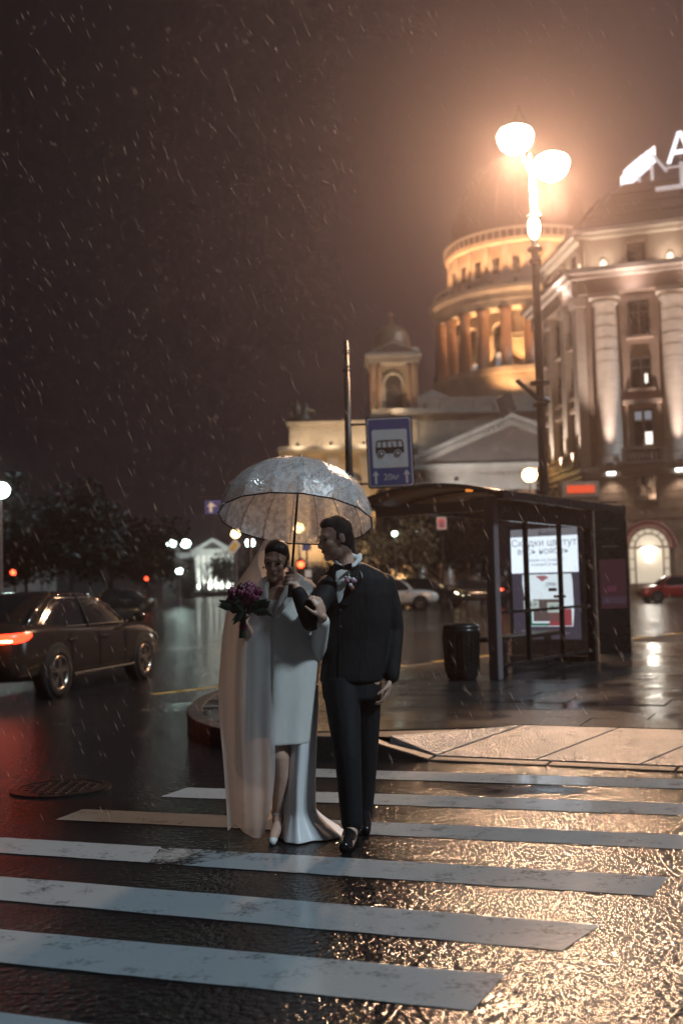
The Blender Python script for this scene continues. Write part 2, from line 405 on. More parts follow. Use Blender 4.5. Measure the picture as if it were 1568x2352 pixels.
# ================================================================== buildings
M_STONE = mat('cathedral_stone', (.33,.275,.215), .6, var=.25, vs=.35, bump=.5, bs=2.0, dirt=.15)
M_STONE2 = mat('cathedral_pale_cornice', (.32,.295,.265), .6, var=.2, vs=.5, dirt=.1)
M_COLM = mat('red_granite_column', (.24,.14,.09), .35, var=.2, vs=3)
M_BRONZE = mat('dark_bronze', (.07,.06,.045), .4, .6, var=.3, vs=2)
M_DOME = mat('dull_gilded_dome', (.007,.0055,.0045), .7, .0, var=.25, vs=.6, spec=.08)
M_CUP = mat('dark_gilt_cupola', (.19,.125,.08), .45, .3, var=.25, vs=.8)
M_ROOF = mat('dark_metal_roof', (.06,.05,.048), .45, .2, var=.2, vs=1)
M_HOTEL = mat('hotel_pink_plaster', (.26,.19,.15), .6, var=.16, vs=.5, bump=.3, bs=4, dirt=.08)
M_HRUST = mat('hotel_brown_rusticated_granite', (.25,.18,.135), .55, var=.25, vs=1.4, bump=.6, bs=6, dirt=.1)
M_HCOL = mat('hotel_column_pale_plaster', (.47,.40,.345), .55, var=.14, vs=1.2, bump=.5, bs=3.5, stretch=(1,1,4))
M_MANS = mat('brown_mansard_tile', (.05,.034,.028), .5, var=.25, vs=1.5, bump=.6, bs=5)
M_GLASS = mat('dark_window_glass', (.012,.013,.016), .06, var=.2, vs=2)
M_FRAME = mat('dark_window_frame', (.05,.042,.038), .4)
M_LIT = lamp_mat('lit_window', (1.0,.93,.82), 1.6)
M_LITDIM = lamp_mat('dim_lit_window', (.75,.85,1.0), .22)
M_WHITE = mat('white_painted_metal', (.75,.75,.76), .4)
M_BLACKM = mat('black_painted_metal', (.02,.02,.021), .35, .3)
M_GREYM = mat('grey_painted_steel', (.16,.14,.15), .35, .2, var=.15)
M_POLE = mat('dark_brown_painted_pole', (.035,.028,.025), .35, .3)

def spot(name, loc, target, energy, col, angle=60, blend=.6, radius=.15, parent=None):
    l = bpy.data.lights.new(name, 'SPOT'); l.energy = energy; l.color = col; l.spot_size = math.radians(angle); l.spot_blend = blend
    l.shadow_soft_size = radius
    o = bpy.data.objects.new(name, l); COL.objects.link(o); o.location = loc
    o.rotation_euler = (Vector(target)-Vector(loc)).to_track_quat('-Z', 'Y').to_euler()
    if parent:
        o.parent = parent
        if parent.get('_w'): o.matrix_parent_inverse = Matrix.Translation(-parent.location)
    return o
def point(name, loc, energy, col, radius=.1, parent=None):
    l = bpy.data.lights.new(name, 'POINT'); l.energy = energy; l.color = col; l.shadow_soft_size = radius
    o = bpy.data.objects.new(name, l); COL.objects.link(o); o.location = loc
    if parent:
        o.parent = parent
        if parent.get('_w'): o.matrix_parent_inverse = Matrix.Translation(-parent.location)
    return o

# ------------------------------------------------------------------ cathedral (all parts in world coordinates, facing the camera)
GOLD = (1.0, .56, .17); WARM = (1.0, .74, .46)
DC = P(1228, 1334, 185); CX, CY = DC.x, 185.0
cath = thing('cathedral', 'domed stone cathedral with a colonnaded drum floodlit gold behind the bus stop', 'cathedral', (CX-12, 160, 0), world=True)
ctr = (CX, CY, 0)
MB().lathe([(16.2,28),(16.2,30.4),(15.9,30.6),(15.9,34.6),(16.3,34.8),(16.3,35.6),(10.5,35.6)], 72, ctr, cap=False).build('drum_base', M_STONE, cath)
drum = MB().lathe([(11.4,35.5),(11.4,46)], 72, ctr, cap=False).build('drum', M_STONE, cath)
NW = 12
for k in range(24):
    a = -PI/2 + 2*PI*(k+.5)/24; x, y = CX+14.6*math.cos(a), CY+14.6*math.sin(a)
    if math.sin(a) > .35: continue
    cm = MB().lathe([(1.15,35.6),(1.15,36.1),(.95,36.2),(.92,40),(.8,44.4),(1.0,44.6),(1.15,45.2),(1.2,45.5)], 14, (x,y,0)).build('column', M_COLM, cath, smooth=True)
for k in range(NW):
    a = -PI/2 + 2*PI*k/NW
    if math.sin(a) > .3: continue
    T = Matrix.Translation((CX, CY, 0)) @ Matrix.Rotation(a+PI/2, 4, 'Z')
    # arched window in the drum wall: local -y is outward
    w = MB(T); arc = [(-1.25,-11.47,36.6),(1.25,-11.47,36.6)] + [(1.25*math.cos(t), -11.47, 42.3+1.25*math.sin(t)) for t in [PI*i/8 for i in range(9)]]
    w.prism(arc, (0,.1,0)); wo_ = w.build('window', M_GLASS, cath)
    fr = MB(T)
    for x in (-1.28,-.02,1.22): fr.box((x,-11.53,36.6),(x+.08,-11.48,42.4))
    for z in (36.6,37.8,39,40.2,41.4,42.4): fr.box((-1.25,-11.56,z),(1.25,-11.53,z+.09))
    fr.build('frame', M_FRAME, wo_)
    for i in range(2):
        for j in range(2 if k in (0, NW-1) else 1):
            MB(T).box((-1.18+1.26*i,-11.478,36.72+1.2*j),(-.06+1.26*i,-11.472,37.76+1.2*j)).build('pane', M_LITDIM, wo_)
    sur = MB(T)
    arch = [(1.75*math.cos(t), 0, 42.3+1.75*math.sin(t)) for t in [PI*i/10 for i in range(11)]]
    for p, q in zip(arch[:-1], arch[1:]): sur.tube([(p[0],-11.5,p[2]),(q[0],-11.5,q[2])], .22, 6)
    sur.build('window_surround', M_STONE2, wo_)
# niche mouldings between windows
for k in range(NW):
    a = -PI/2 + 2*PI*(k+.5)/NW
    if math.sin(a) > .3: continue
    T = Matrix.Translation((CX, CY, 0)) @ Matrix.Rotation(a+PI/2, 4, 'Z')
    MB(T).box((-1.3,-11.75,41.6),(1.3,-11.3,42.0)).box((-1.1,-11.65,40.9),(1.1,-11.3,41.15)).build('niche_moulding', M_STONE2, cath)
MB().lathe([(12.2,45.5),(15.4,45.5),(15.5,46.6),(15.7,46.7),(15.7,47.7),(16.6,48.2),(16.7,48.9),(16.2,49.1),(13.0,49.6)], 72, ctr, cap=False).build('drum_entablature', M_STONE2, cath)
MB().lathe([(13.1,49.2),(13.1,50.0),(12.9,50.1),(12.9,56.4),(13.4,56.8),(13.5,57.4),(12.6,57.6)], 72, ctr, cap=False).build('attic_drum', M_STONE, cath)
bal = MB()
bal.lathe([(15.6,50.3),(15.8,50.3),(15.8,50.6),(15.6,50.6)], 60, ctr, cap=False)
for k in range(60):
    a = 2*PI*k/60; bal.box((CX+15.7*math.cos(a)-.12, CY+15.7*math.sin(a)-.12, 49.0),(CX+15.7*math.cos(a)+.12, CY+15.7*math.sin(a)+.12, 50.4))
bal.build('gallery_balustrade', M_STONE, cath)['kind'] = 'stuff'
for k in range(24):
    a = -PI/2 + 2*PI*k/24
    if math.sin(a) > .3: continue
    T = Matrix.Translation((CX, CY, 0)) @ Matrix.Rotation(a+PI/2, 4, 'Z')
    if k % 2 == 0 or True:
        MB(T).box((-.62,-12.96,51.6),(.62,-12.7,54.2)).build('attic_window', M_GLASS, cath)
        T2 = Matrix.Translation((CX, CY, 0)) @ Matrix.Rotation(a+PI/2+PI/24, 4, 'Z')
        MB(T2).box((-.5,-13.2,50.2),(.5,-12.8,56.3)).build('pilaster', M_STONE2, cath)
rb = MB()
rb.lathe([(13.5,58.6),(13.8,58.6),(13.8,59.0),(13.5,59.0)], 72, ctr, cap=False)
for k in range(72):
    a = 2*PI*k/72; rb.box((CX+13.65*math.cos(a)-.1, CY+13.65*math.sin(a)-.1, 57.4),(CX+13.65*math.cos(a)+.1, CY+13.65*math.sin(a)+.1, 58.7))
rb.build('rim_balustrade', M_STONE2, cath)['kind'] = 'stuff'
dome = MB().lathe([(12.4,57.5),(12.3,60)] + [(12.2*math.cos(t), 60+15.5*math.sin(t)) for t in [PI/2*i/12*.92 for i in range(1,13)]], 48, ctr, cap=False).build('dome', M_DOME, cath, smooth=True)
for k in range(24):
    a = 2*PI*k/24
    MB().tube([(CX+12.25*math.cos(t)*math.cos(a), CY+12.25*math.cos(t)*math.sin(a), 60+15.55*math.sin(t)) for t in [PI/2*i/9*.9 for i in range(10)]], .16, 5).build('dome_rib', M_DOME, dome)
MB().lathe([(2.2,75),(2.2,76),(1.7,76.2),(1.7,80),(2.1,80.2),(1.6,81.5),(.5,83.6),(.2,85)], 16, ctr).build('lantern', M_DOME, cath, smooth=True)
# roof block under the drum and the two-level balustrades
MB().box((CX-24,CY-19,20),(CX+22,CY+19,27.6)).build('main_block', M_STONE, cath)
MB().box((CX-24.6,CY-19.6,27.6),(CX+22.6,CY+19.6,28.5)).build('main_cornice', M_STONE2, cath)
MB().box((CX-19,CY-18,28.5),(CX+19,CY+17,30.3)).build('roof_parapet', M_STONE, cath)
for k in range(7):
    z = 28.9 + .3*(k % 2); x = CX-17+k*5.2
    MB().box((x,CY-18.6,28.5),(x+.35,CY-18.2,29.5)).build('roof_pedestal', M_STONE, cath)
# small gilded gable beside the drum
gx = P(992,890,172).x
MB().prism([(gx-3.6,171,29.4),(gx+3.6,171,29.4),(gx+3.6,171,30.6),(gx,171,32.4),(gx-3.6,171,30.6)], (0,5,0)).build('roof_gable', M_STONE2, cath)
# portico
PY = 150.0; ap = P(1175,958,PY); hw = 15.0; ze = 18.0; zt = ap.z
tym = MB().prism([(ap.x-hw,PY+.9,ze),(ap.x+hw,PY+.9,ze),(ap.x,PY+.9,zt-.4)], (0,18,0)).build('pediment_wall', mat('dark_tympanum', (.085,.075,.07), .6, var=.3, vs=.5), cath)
for s in (-1, 1):
    n = 24
    rk = MB()
    p0, p1 = V(ap.x+s*(hw+.8), PY, ze+.1), V(ap.x, PY, zt+.25)
    d = p1-p0
    rk.prism([p0, p1, p1-V(0,0,1.25), p0-V(0,0,1.25)+d*.0], (0,1.2,0)); rk.prism([p0+V(0,-.5,.3), p1+V(0,-.5,.3), p1-V(0,.5,.35), p0-V(0,.5,.35)], (0,.5,0))
    rkk = rk.build('raking_cornice', M_STONE2, cath)
    for i in range(n):
        c = p0 + d*((i+.5)/n) - V(0,.2,.75); MB().obox(c, d.normalized()*.22, (0,.22,0), (0,0,.24)).build('modillion', M_STONE2, rkk)
en = MB().box((ap.x-hw,PY,14.2),(ap.x+hw,PY+2.2,16.7)).box((ap.x-hw-.5,PY-.5,16.7),(ap.x+hw+.5,PY+2.2,17.2)).box((ap.x-hw-.9,PY-.9,17.2),(ap.x+hw+.9,PY+2.2,17.9)).build('portico_entablature', M_STONE2, cath)
for i in range(40): MB().box((ap.x-hw+.2+i*.75,PY-.32,16.3),(ap.x-hw+.55+i*.75,PY+.05,16.7)).build('dentil', M_STONE2, en)
for i in range(8):
    x = ap.x-hw+1.6+i*(2*hw-3.2)/7
    MB().lathe([(1.25,.8),(1.25,1.4),(1.0,1.5),(.98,6),(.85,12.9),(1.05,13.1),(1.25,13.9),(1.3,14.2)], 14, (x,PY+1.1,0)).build('portico_column', M_COLM, cath, smooth=True)
MB().box((ap.x-hw-2,PY+8,0),(ap.x+hw+2,PY+20,20)).build('portico_back_wall', M_STONE, cath)
MB().box((ap.x-hw-2,PY-2,0),(ap.x+hw+2,PY+9,.8)).build('portico_step', M_STONE2, cath)
# left wing
WYq = 165.0; wl_ = P(655,1000,WYq).x; wr_ = P(960,1000,WYq).x
MB().box((wl_,WYq,0),(wr_,WYq+25,21.6)).build('wing_wall', M_STONE, cath)
MB().box((wl_-.6,WYq-.6,21.6),(wr_,WYq+25,22.1)).box((wl_-1.1,WYq-1.1,22.1),(wr_,WYq+25,22.8)).build('wing_cornice', M_STONE2, cath)
MB().box((wl_+.6,WYq+.6,22.8),(wr_,WYq+25,26.2)).box((wl_+.3,WYq+.3,26.2),(wr_,WYq+25,26.8)).build('wing_attic', M_STONE, cath)
for i in range(4):
    x = wl_+2.2+i*5.0
    MB().box((x-.7,WYq-.35,2),(x+.7,WYq+.1,20.0)).box((x-.9,WYq-.45,20.0),(x+.9,WYq+.1,21.5)).build('wing_pilaster', M_STONE2, cath)
for i in range(3):
    x = wl_+4.7+i*5.0
    w = MB().prism([(x-1.1,WYq-.05,9),(x+1.1,WYq-.05,9)]+[(x+1.1*math.cos(t),WYq-.05,15+1.1*math.sin(t)) for t in [PI*j/8 for j in range(9)]], (0,.2,0)).build('window', M_GLASS, cath)
    MB().box((x-1.5,WYq-.3,8.4),(x+1.5,WYq+.05,8.9)).build('sill', M_STONE2, w)
    MB().prism([(x-1.9,WYq-.5,17.0),(x+1.9,WYq-.5,17.0),(x,WYq-.5,18.2)], (0,.5,0)).build('window_hood', M_STONE2, w)
for i in range(9): MB().box((wl_+.2+i*2.2,WYq-.02,3.0),(wl_+2.3+i*2.2,WYq+.03-.06,4.2)).build('plinth_block', M_STONE, cath)
# bronze angels with a lamp on the wing's corner
ax = P(688,940,WYq).x
an = MB(); an.ell((ax,WYq+2,27.4),(1.9,1.2,.8)); an.ell((ax-.5,WYq+2,28.6),(.7,.7,1.3)); an.ell((ax+.7,WYq+2,28.3),(.7,.7,1.1)); an.ell((ax-.4,WYq+2,30.1),.4); an.ell((ax+.9,WYq+2,29.7),.38)
an.tube([(ax+.9,WYq+2,29.1),(ax+2.1,WYq+2,28.7),(ax+2.5,WYq+2,27.6)],[.45,.35,.1],7); an.tube([(ax-.6,WYq+2,29.2),(ax-1.4,WYq+2,30.1),(ax-2.0,WYq+2,28.2)],[.35,.3,.1],7)
blob('angel_statue', an, M_BRONZE, cath, voxel=.18, smooth=2)
# bell tower and a second cupola further back
def bell_tower(x, y, sc_, name):
    T = Matrix.Translation((x, y, 27.5)) @ Matrix.Diagonal((sc_, sc_, sc_, 1))
    t = cath
    MB(T).box((-3.6,-3.6,0),(3.6,3.6,1.2)).build('tower_base', M_STONE, t)
    MB(T).box((-2.2,-2.2,1.2),(2.2,2.2,8.3)).build('tower_core', M_STONE, t)
    for s in (-1, 1):
        MB(T).box((s*2.9-.75,-3.2,1.2),(s*2.9+.75,-2.0,8.3)).build('tower_pier', M_STONE, t)
        for q in (-.55, .55):
            MB(T).lathe([(.42,1.2),(.36,1.6),(.3,7.6),(.42,8.3)], 10, (s*2.9+q,-3.35,0)).build('tower_column', M_COLM, t, smooth=True)
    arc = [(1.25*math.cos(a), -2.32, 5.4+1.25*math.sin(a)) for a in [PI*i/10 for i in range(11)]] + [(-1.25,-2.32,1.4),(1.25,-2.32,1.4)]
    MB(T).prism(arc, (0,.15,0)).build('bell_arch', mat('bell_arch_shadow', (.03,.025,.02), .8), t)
    arr = [(1.55*math.cos(a), -2.36, 5.4+1.55*math.sin(a)) for a in [PI*i/10 for i in range(11)]]
    MB(T).tube(arr, .28, 6).build('arch_ring', M_STONE2, t)
    MB(T).box((-4.0,-3.9,8.3),(4.0,3.9,9.2)).box((-4.4,-4.3,9.2),(4.4,4.3,9.7)).build('tower_entablature', M_STONE2, t)
    MB(T).prism([(-4.3,-4.2,9.7),(4.3,-4.2,9.7),(0,-4.2,11.6)], (0,8.4,0)).build('tower_pediment', M_STONE2, t)
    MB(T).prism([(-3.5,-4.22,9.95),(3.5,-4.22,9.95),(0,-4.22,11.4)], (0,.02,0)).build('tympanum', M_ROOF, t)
    MB(T).prism([(4.21,-4.2,9.7),(4.21,4.2,9.7),(4.21,0,11.6)], (-1.0,0,0)).build('side_gable', M_STONE2, t)
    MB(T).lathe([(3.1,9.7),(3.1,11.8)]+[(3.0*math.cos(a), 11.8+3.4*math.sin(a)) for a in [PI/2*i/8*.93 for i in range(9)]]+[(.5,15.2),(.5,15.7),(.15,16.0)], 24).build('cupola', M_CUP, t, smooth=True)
    MB(T).box((-.08,-.08,16.0),(.08,.08,17.6)).box((-.5,-.07,16.8),(.5,.07,16.98)).build('cross', mat('gilded_cross', (.5,.33,.1), .3, .9), t)
bt = P(905,945,168); bell_tower(bt.x, 170, 1.0, 'a')
b2_ = P(1003,880,215); T = Matrix.Translation((b2_.x, 215, 0))
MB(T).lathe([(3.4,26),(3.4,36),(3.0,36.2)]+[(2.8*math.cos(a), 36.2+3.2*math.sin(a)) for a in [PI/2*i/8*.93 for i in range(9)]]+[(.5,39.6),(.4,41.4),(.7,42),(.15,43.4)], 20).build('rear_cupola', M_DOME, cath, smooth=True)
# floodlights of the cathedral
M_FLOOD = lamp_mat('floodlight_lens', (1,.75,.4), 6)
def flood(loc, tgt, e, col, ang, blend=.7, r=.3):
    loc, tgt = Vector(loc), Vector(tgt); d = (tgt-loc).normalized()
    MB().tube([loc-d*.7, loc-d*.15], [.18,.28], 8).build('floodlight', M_BLACKM, cath)
    spot('flood_beam', loc, tgt, e, col, ang, blend, r, cath)
for k in range(9):
    a = -PI/2 + (k-4.9)*2*PI/24*1.0
    x, y = CX+12.9*math.cos(a), CY+12.9*math.sin(a)
    flood((x,y,35.9), (CX+11.6*math.cos(a), CY+11.6*math.sin(a), 46.5), 11000, (1,.51,.19), 76, 1.0)
for k in range(8):
    a = -PI/2 + (k-6.0)*PI/12
    flood((CX+15.4*math.cos(a), CY+15.4*math.sin(a), 49.9), (CX+13.0*math.cos(a), CY+13.0*math.sin(a), 55.6), 12000, (1,.48,.2), 62, 1.0)
for k in range(4):
    a = -PI/2 + (k-2.9)*PI/8
    flood((CX+20.5*math.cos(a), CY+20.5*math.sin(a), 29.6), (CX+15*math.cos(a), CY+15*math.sin(a), 36), 11500, (1,.52,.22), 80, 1.0)
    flood((CX+21.5*math.cos(a), CY+21.5*math.sin(a), 30.0), (CX+15*math.cos(a), CY+15*math.sin(a), 47.5), 14000, (1,.55,.24), 55, 1.0)
for i in range(4):
    x = wl_+2+i*5
    flood((x,WYq-9,1.0), (x,WYq,13), 17000, (1,.62,.28), 75, 1.0)
    flood((x,WYq-3.4,22.9), (x,WYq+.5,25.5), 1500, WARM, 120)
flood((bt.x,162,24.5), (bt.x,166.5,36.5), 5200, (1,.72,.45), 60)
flood((gx,168,28.6),(gx,171,31),900,GOLD,90)
for k in range(2): flood((ap.x-9+18*k,PY-10,15),(ap.x-4+8*k,PY,19), 5500, (.95,.88,.82), 95)

# ------------------------------------------------------------------ hotel on the right
HA = P(1362, 1375, 75); HANG = math.radians(-18)
hotel = thing('hotel', 'pink-brown hotel with giant uplit columns and brown mansard roof at the right edge', 'building', (HA.x, 75, 0), HANG)
LT = Matrix.Rotation(-HANG, 4, 'Z') @ Matrix.Rotation(math.radians(95.5), 4, 'Z') @ Matrix.Diagonal((1,-1,1,1))   # side front: x runs away from the camera, -y outward
def fl(T): return MB(T)
I4 = Matrix.Identity(4)
HL = 17.0
for T, Lx, tagn in ((I4, HL, 'front'), (LT, 10.6, 'side')):
    flip = T is LT
    o_ = -1
    fl(T).box((0,0,0),(Lx,8,8.9)).build('ground_floor_wall', M_HRUST, hotel)
    fl(T).box((0,.25,8.9),(Lx,8,21.3)).build('upper_wall', M_HOTEL, hotel)
    fl(T).box((-.25,-.75,8.75),(Lx,.3,9.15)).box((-.1,-.45,8.4),(Lx,.1,8.75)).build('storey_ledge', M_HOTEL, hotel)
    fl(T).box((-.15,-.7,21.3),(Lx,.6,22.3)).build('frieze', M_HOTEL, hotel)
    fl(T).box((-.6,-1.1,22.3),(Lx,.6,22.6)).box((-.9,-1.5,22.6),(Lx,.6,22.95)).build('cornice', M_HCOL, hotel)
    fl(T).box((0,.4,22.95),(Lx,8,25.4)).build('attic_wall', M_HOTEL, hotel)
    fl(T).box((-.2,-.1,25.4),(Lx,.8,25.7)).box((-.4,-.45,25.7),(Lx,.8,26.0)).build('attic_cornice', M_HCOL, hotel)
    rf = fl(T).prism([(-.2,0,26.0),(Lx,0,26.0),(Lx,3.4,30.2),(3.0,3.4,30.2)], (0,.4,0)).build('mansard_roof', M_MANS, hotel)
    for j in range(4): fl(T).box((-.15+j*.75,-.03+j*.8,26.1+j*1.0),(Lx,.05+j*.8,26.18+j*1.0)).build('roof_seam', M_MANS, rf)
    cols = [1.6, 6.1, 10.6, 15.1] if not flip else [.55, 3.4, 7.0, 10.0]
    for i, x in enumerate(cols):
        if not flip:
            c = fl(T).lathe([(1.0,9.15),(1.0,9.35),(.87,9.45),(.85,14),(.76,20.4),(.9,20.55),(.98,20.9)], 28, (x,.1,0)).build('column', M_HCOL, hotel, smooth=True)
            fl(T).box((x-1.05,-.95,20.9),(x+1.05,.3,21.25)).build('capital', M_HCOL, c)
            for j in range(13):
                z = 9.9+j*.82; fl(T).lathe([(.872-.007*j,z),(.872-.007*j,z+.05)], 28, (x,.1,0), cap=False).build('joint', M_HOTEL, c)
        else:
            c = fl(T).box((x-.5,-.45,9.15),(x+.5,.3,20.6)).box((x-.62,-.55,20.6),(x+.62,.3,21.25)).build('pilaster', M_HCOL, hotel)
    bays = [3.85, 8.35, 12.85] if not flip else [1.95, 5.2, 8.5]
    for i, x in enumerate(bays):
        for j, (z0, z1) in enumerate(((18.2,20.6),(14.5,16.6),(10.5,12.95))):
            hwid = .62 if not flip else .75
            w = fl(T).box((x-hwid,.14,z0),(x+hwid,.235,z1)).build('window', M_GLASS, hotel)
            fr = fl(T); zs = z0+(z1-z0)*.68
            fr.box((x-hwid-.1,.02,z0),(x-hwid,.25,z1)).box((x+hwid,.02,z0),(x+hwid+.1,.25,z1)).box((x-hwid-.1,.02,z1),(x+hwid+.1,.25,z1+.1)).box((x-.05,.08,z0),(x+.05,.13,z1)).box((x-hwid,.06,zs),(x-.05,.13,zs+.09)).box((x+.05,.06,zs),(x+hwid,.13,zs+.09))
            fr.build('frame', M_FRAME, w)
            fl(T).box((x-hwid-.3,-.25,z0-.2),(x+hwid+.3,.26,z0-.02)).build('sill', M_HOTEL, w)
            if j == 2:
                fl(T).box((x-1.15,-.1,10.3),(x-.95,.25,13.4)).box((x+.95,-.1,10.3),(x+1.15,.25,13.4)).box((x-1.3,-.3,13.4),(x+1.3,.25,13.7)).build('window_surround', M_HOTEL, w)
            if not flip and i == 0:
                if j == 2: 
                    fl(T).box((x+.09,.1,z0+.1),(x+.56,.135,z0+.95)).build('pane', M_LIT, w); fl(T).box((x+.09,.1,zs+.14),(x+.56,.135,z1-.06)).build('pane', M_LITDIM, w); fl(T).box((x-.56,.1,zs+.14),(x-.1,.135,z1-.06)).build('pane', M_LITDIM, w)
                if j == 1: fl(T).box((x+.22,.1,z0+.35),(x+.42,.135,z0+1.0)).build('pane', M_LIT, w)
        # attic window
        aw = fl(T).box((x-.62,.3,23.2),(x+.62,.395,24.85)).build('attic_window', M_GLASS, hotel)
        fl(T).box((x-.8,.2,23.2),(x-.62,.4,25.0)).box((x+.62,.2,23.2),(x+.8,.4,25.0)).box((x-.8,.2,24.85),(x+.8,.4,25.05)).build('frame', M_HOTEL, aw)
        # balcony with balusters
        ba = fl(T).box((x-1.5,-.9,9.2),(x+1.5,.2,9.4)).box((x-1.5,-.9,10.15),(x+1.5,-.7,10.3)).box((x-1.5,-.9,9.4),(x-1.2,-.65,10.15)).box((x+1.2,-.9,9.4),(x+1.5,-.65,10.15)).build('balcony', M_HOTEL, hotel)
        for j in range(8):
            bx_ = x-1.02+j*.29
            fl(T).lathe([(.07,9.4),(.11,9.6),(.05,9.9),(.08,10.15)], 8, (bx_,-.8,0)).build('baluster', M_HOTEL, ba, smooth=True)
        # ground floor: upper window and arched window
        gw = fl(T).box((x-.62,-.06,6.8),(x+.62,.02,8.45)).build('upper_ground_window', M_GLASS, hotel)
        fl(T).box((x-.78,-.12,6.7),(x-.62,.05,8.5)).box((x+.62,-.12,6.7),(x+.78,.05,8.5)).box((x-.85,-.16,6.55),(x+.85,.05,6.72)).box((x-.05,-.1,6.8),(x+.05,-.06,8.45)).build('frame', M_FRAME, gw)
        if not flip:
            R = 1.35; zs = 3.5; ar = [PI*k/14 for k in range(15)]
            lit = (i == 0)
            a_w = fl(T).prism([(x-R,-.02,.7),(x+R,-.02,.7)]+[(x+R*math.cos(t),-.02,zs+R*math.sin(t)) for t in ar], (0,.01,0)).build('arched_window', lamp_mat('warm_hall_window', (1,.86,.66), .55) if lit else M_GLASS, hotel)
            fr = fl(T)
            fr.tube([(x+R*math.cos(t),-.06,zs+R*math.sin(t)) for t in ar], .1, 6); fr.tube([(x+R*.68*math.cos(t),-.06,zs+R*.68*math.sin(t)) for t in ar], .05, 6)
            for t in ar[2:-2:2]: fr.tube([(x+R*.68*math.cos(t),-.06,zs+R*.68*math.sin(t)),(x+R*math.cos(t),-.06,zs+R*math.sin(t))], .035, 5)
            for q in (-1,-.68,.68,1): fr.box((x+R*q-.05,-.1,.7),(x+R*q+.05,-.02,zs))
            fr.box((x-R,-.12,zs-.06),(x+R,-.03,zs+.06)); fr.box((x-R*.68,-.11,2.0),(x-R-0.0,-.03,2.06)); fr.box((x+R*.68,-.11,2.0),(x+R,-.03,2.06)); fr.box((x-R,-.11,2.7),(x-R*.68,-.03,2.76)); fr.box((x+R*.68,-.11,2.7),(x+R,-.03,2.76))
            fr.build('frame', mat('brass_frame', (.12,.085,.05), .4, .3), a_w)
            fl(T).tube([(x+(R+.28)*math.cos(t),-.1,zs+(R+.28)*math.sin(t)) for t in ar], .22, 6).build('arch_surround', mat('dark_red_awning', (.16,.045,.035), .6), a_w)
            if lit:
                ch = fl(T)
                for k in range(3): ch.lathe([(.12,3.55-k*.32),(.52-.13*k,3.4-k*.32),(.5-.13*k,3.28-k*.32),(.1,3.15-k*.32)], 14, (x,-.22,0))
                ch.build('chandelier', lamp_mat('chandelier_glass', (1,.95,.85), 16), a_w)
                point('chandelier_light', (x,-.6,3.2), 160, (1,.9,.75), .3, hotel)
    # rusticated courses
    for j in range(13):
        z = .5+j*.62
        fl(T).box((0,-.035,z),(Lx,.0,z+.56)).build('stone_course', M_HRUST, hotel) if (flip or not (.6 < z < 4.9)) else None
# column uplights, attic lights, downlights under the ledge
M_UP = lamp_mat('uplight_lens', (1,.92,.85), 9)
PINK = (1.0,.82,.71)
for i, x in enumerate((1.6, 6.1, 10.6)):
    MB().box((x-.25,-1.35,9.15),(x+.25,-1.05,9.32)).build('uplight', M_BLACKM, hotel)
    spot('column_uplight', (x,-1.75,9.3), (x,-.9,15), 7500, PINK, 52, 1.0, .15, hotel)
    d_ = MB().box((x-.28,-.75,8.55),(x+.28,-.5,8.74)).build('downlight', lamp_mat('downlight_lens', (.9,1,.95), 5), hotel)
    spot('downlight_beam', (x,-.62,8.5), (x,-.25,5), 190, (1,.82,.66), 110, .9, .12, hotel)
for x in (.55, 3.4, 7.0, 10.0):
    p = LT @ V(x,-1.2,9.3); q = LT @ V(x,-.55,15)
    spot('pilaster_uplight', p, q, 3200, (1,.85,.72), 54, 1.0, .08, hotel)
for x, T in ((1.6,I4),(6.1,I4),(10.6,I4),(.6,LT),(3.6,LT),(7,LT)):
    p = T @ V(x,-.8,23.05); q = T @ V(x,.4,24.9)
    MB(T).lathe([(.12,22.95),(.2,23.05),(.34,23.3),(.36,23.55),(.28,23.85),(.1,24.05)], 12, (x,.42,0)).build('attic_urn', M_HCOL, hotel, smooth=True)
    spot('attic_uplight', p, q, 420, (1,.9,.72), 120, 1.0, .1, hotel)
for x in (3.5, 8): spot('cornice_uplight', (x,-1.9,21.6), (x,-.6,22.6), 160, (1,.8,.74), 150, .8, .1, hotel)
point('corner_glow', LT @ V(1.5,-1.2,22.0), 90, (1,.85,.75), .15, hotel)
# flag pole and illuminated letters on the roof
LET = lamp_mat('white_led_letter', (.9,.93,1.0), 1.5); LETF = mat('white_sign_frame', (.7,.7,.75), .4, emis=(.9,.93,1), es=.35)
sg = thing('roof_sign', 'glowing white letter A on a steel frame on the hotel roof', 'sign', (HA.x, 75, 0), HANG)
pa = P(1562, 350, 74.5); lx = (Matrix.Rotation(-HANG,4,'Z') @ (pa-V(HA.x,75,0)))
text('letter', 'А', 3.0, Matrix.Translation((lx.x, lx.y, lx.z+.25)) @ Matrix.Rotation(PI/2,4,'X'), LET, sg, extrude=.12)
fr = MB(); fr.box((lx.x-.12,lx.y+.1,lx.z-2.3),(lx.x+.2,lx.y+.35,lx.z-.6)); fr.box((lx.x-1.8,lx.y+.1,lx.z-2.4),(lx.x+4,lx.y+.5,lx.z-2.2)); fr.box((lx.x-1.0,lx.y+.12,lx.z-.95),(lx.x+3.5,lx.y+.2,lx.z-.85)); fr.build('sign_frame', LETF, sg)
pb = [P(1495,360,80), P(1480,372,80.6), P(1466,384,81.2), P(1453,396,81.8), P(1441,408,82.4), P(1434,424,83)]
s2 = thing('corner_roof_sign', 'row of glowing white letters seen edge-on on the hotel roof corner', 'sign', (pb[0].x, 80, 0), world=True)
for i, p in enumerate(pb):
    dx = V(.10,-.62,0); MB().obox(p, dx, (.06,.01,0), (0,0,.62+.05*i)).box((p.x-.2,p.y-.05,p.z-.5),(p.x+.2,p.y+.05,p.z-.3)).build('letter', LET, s2)
f2 = MB()
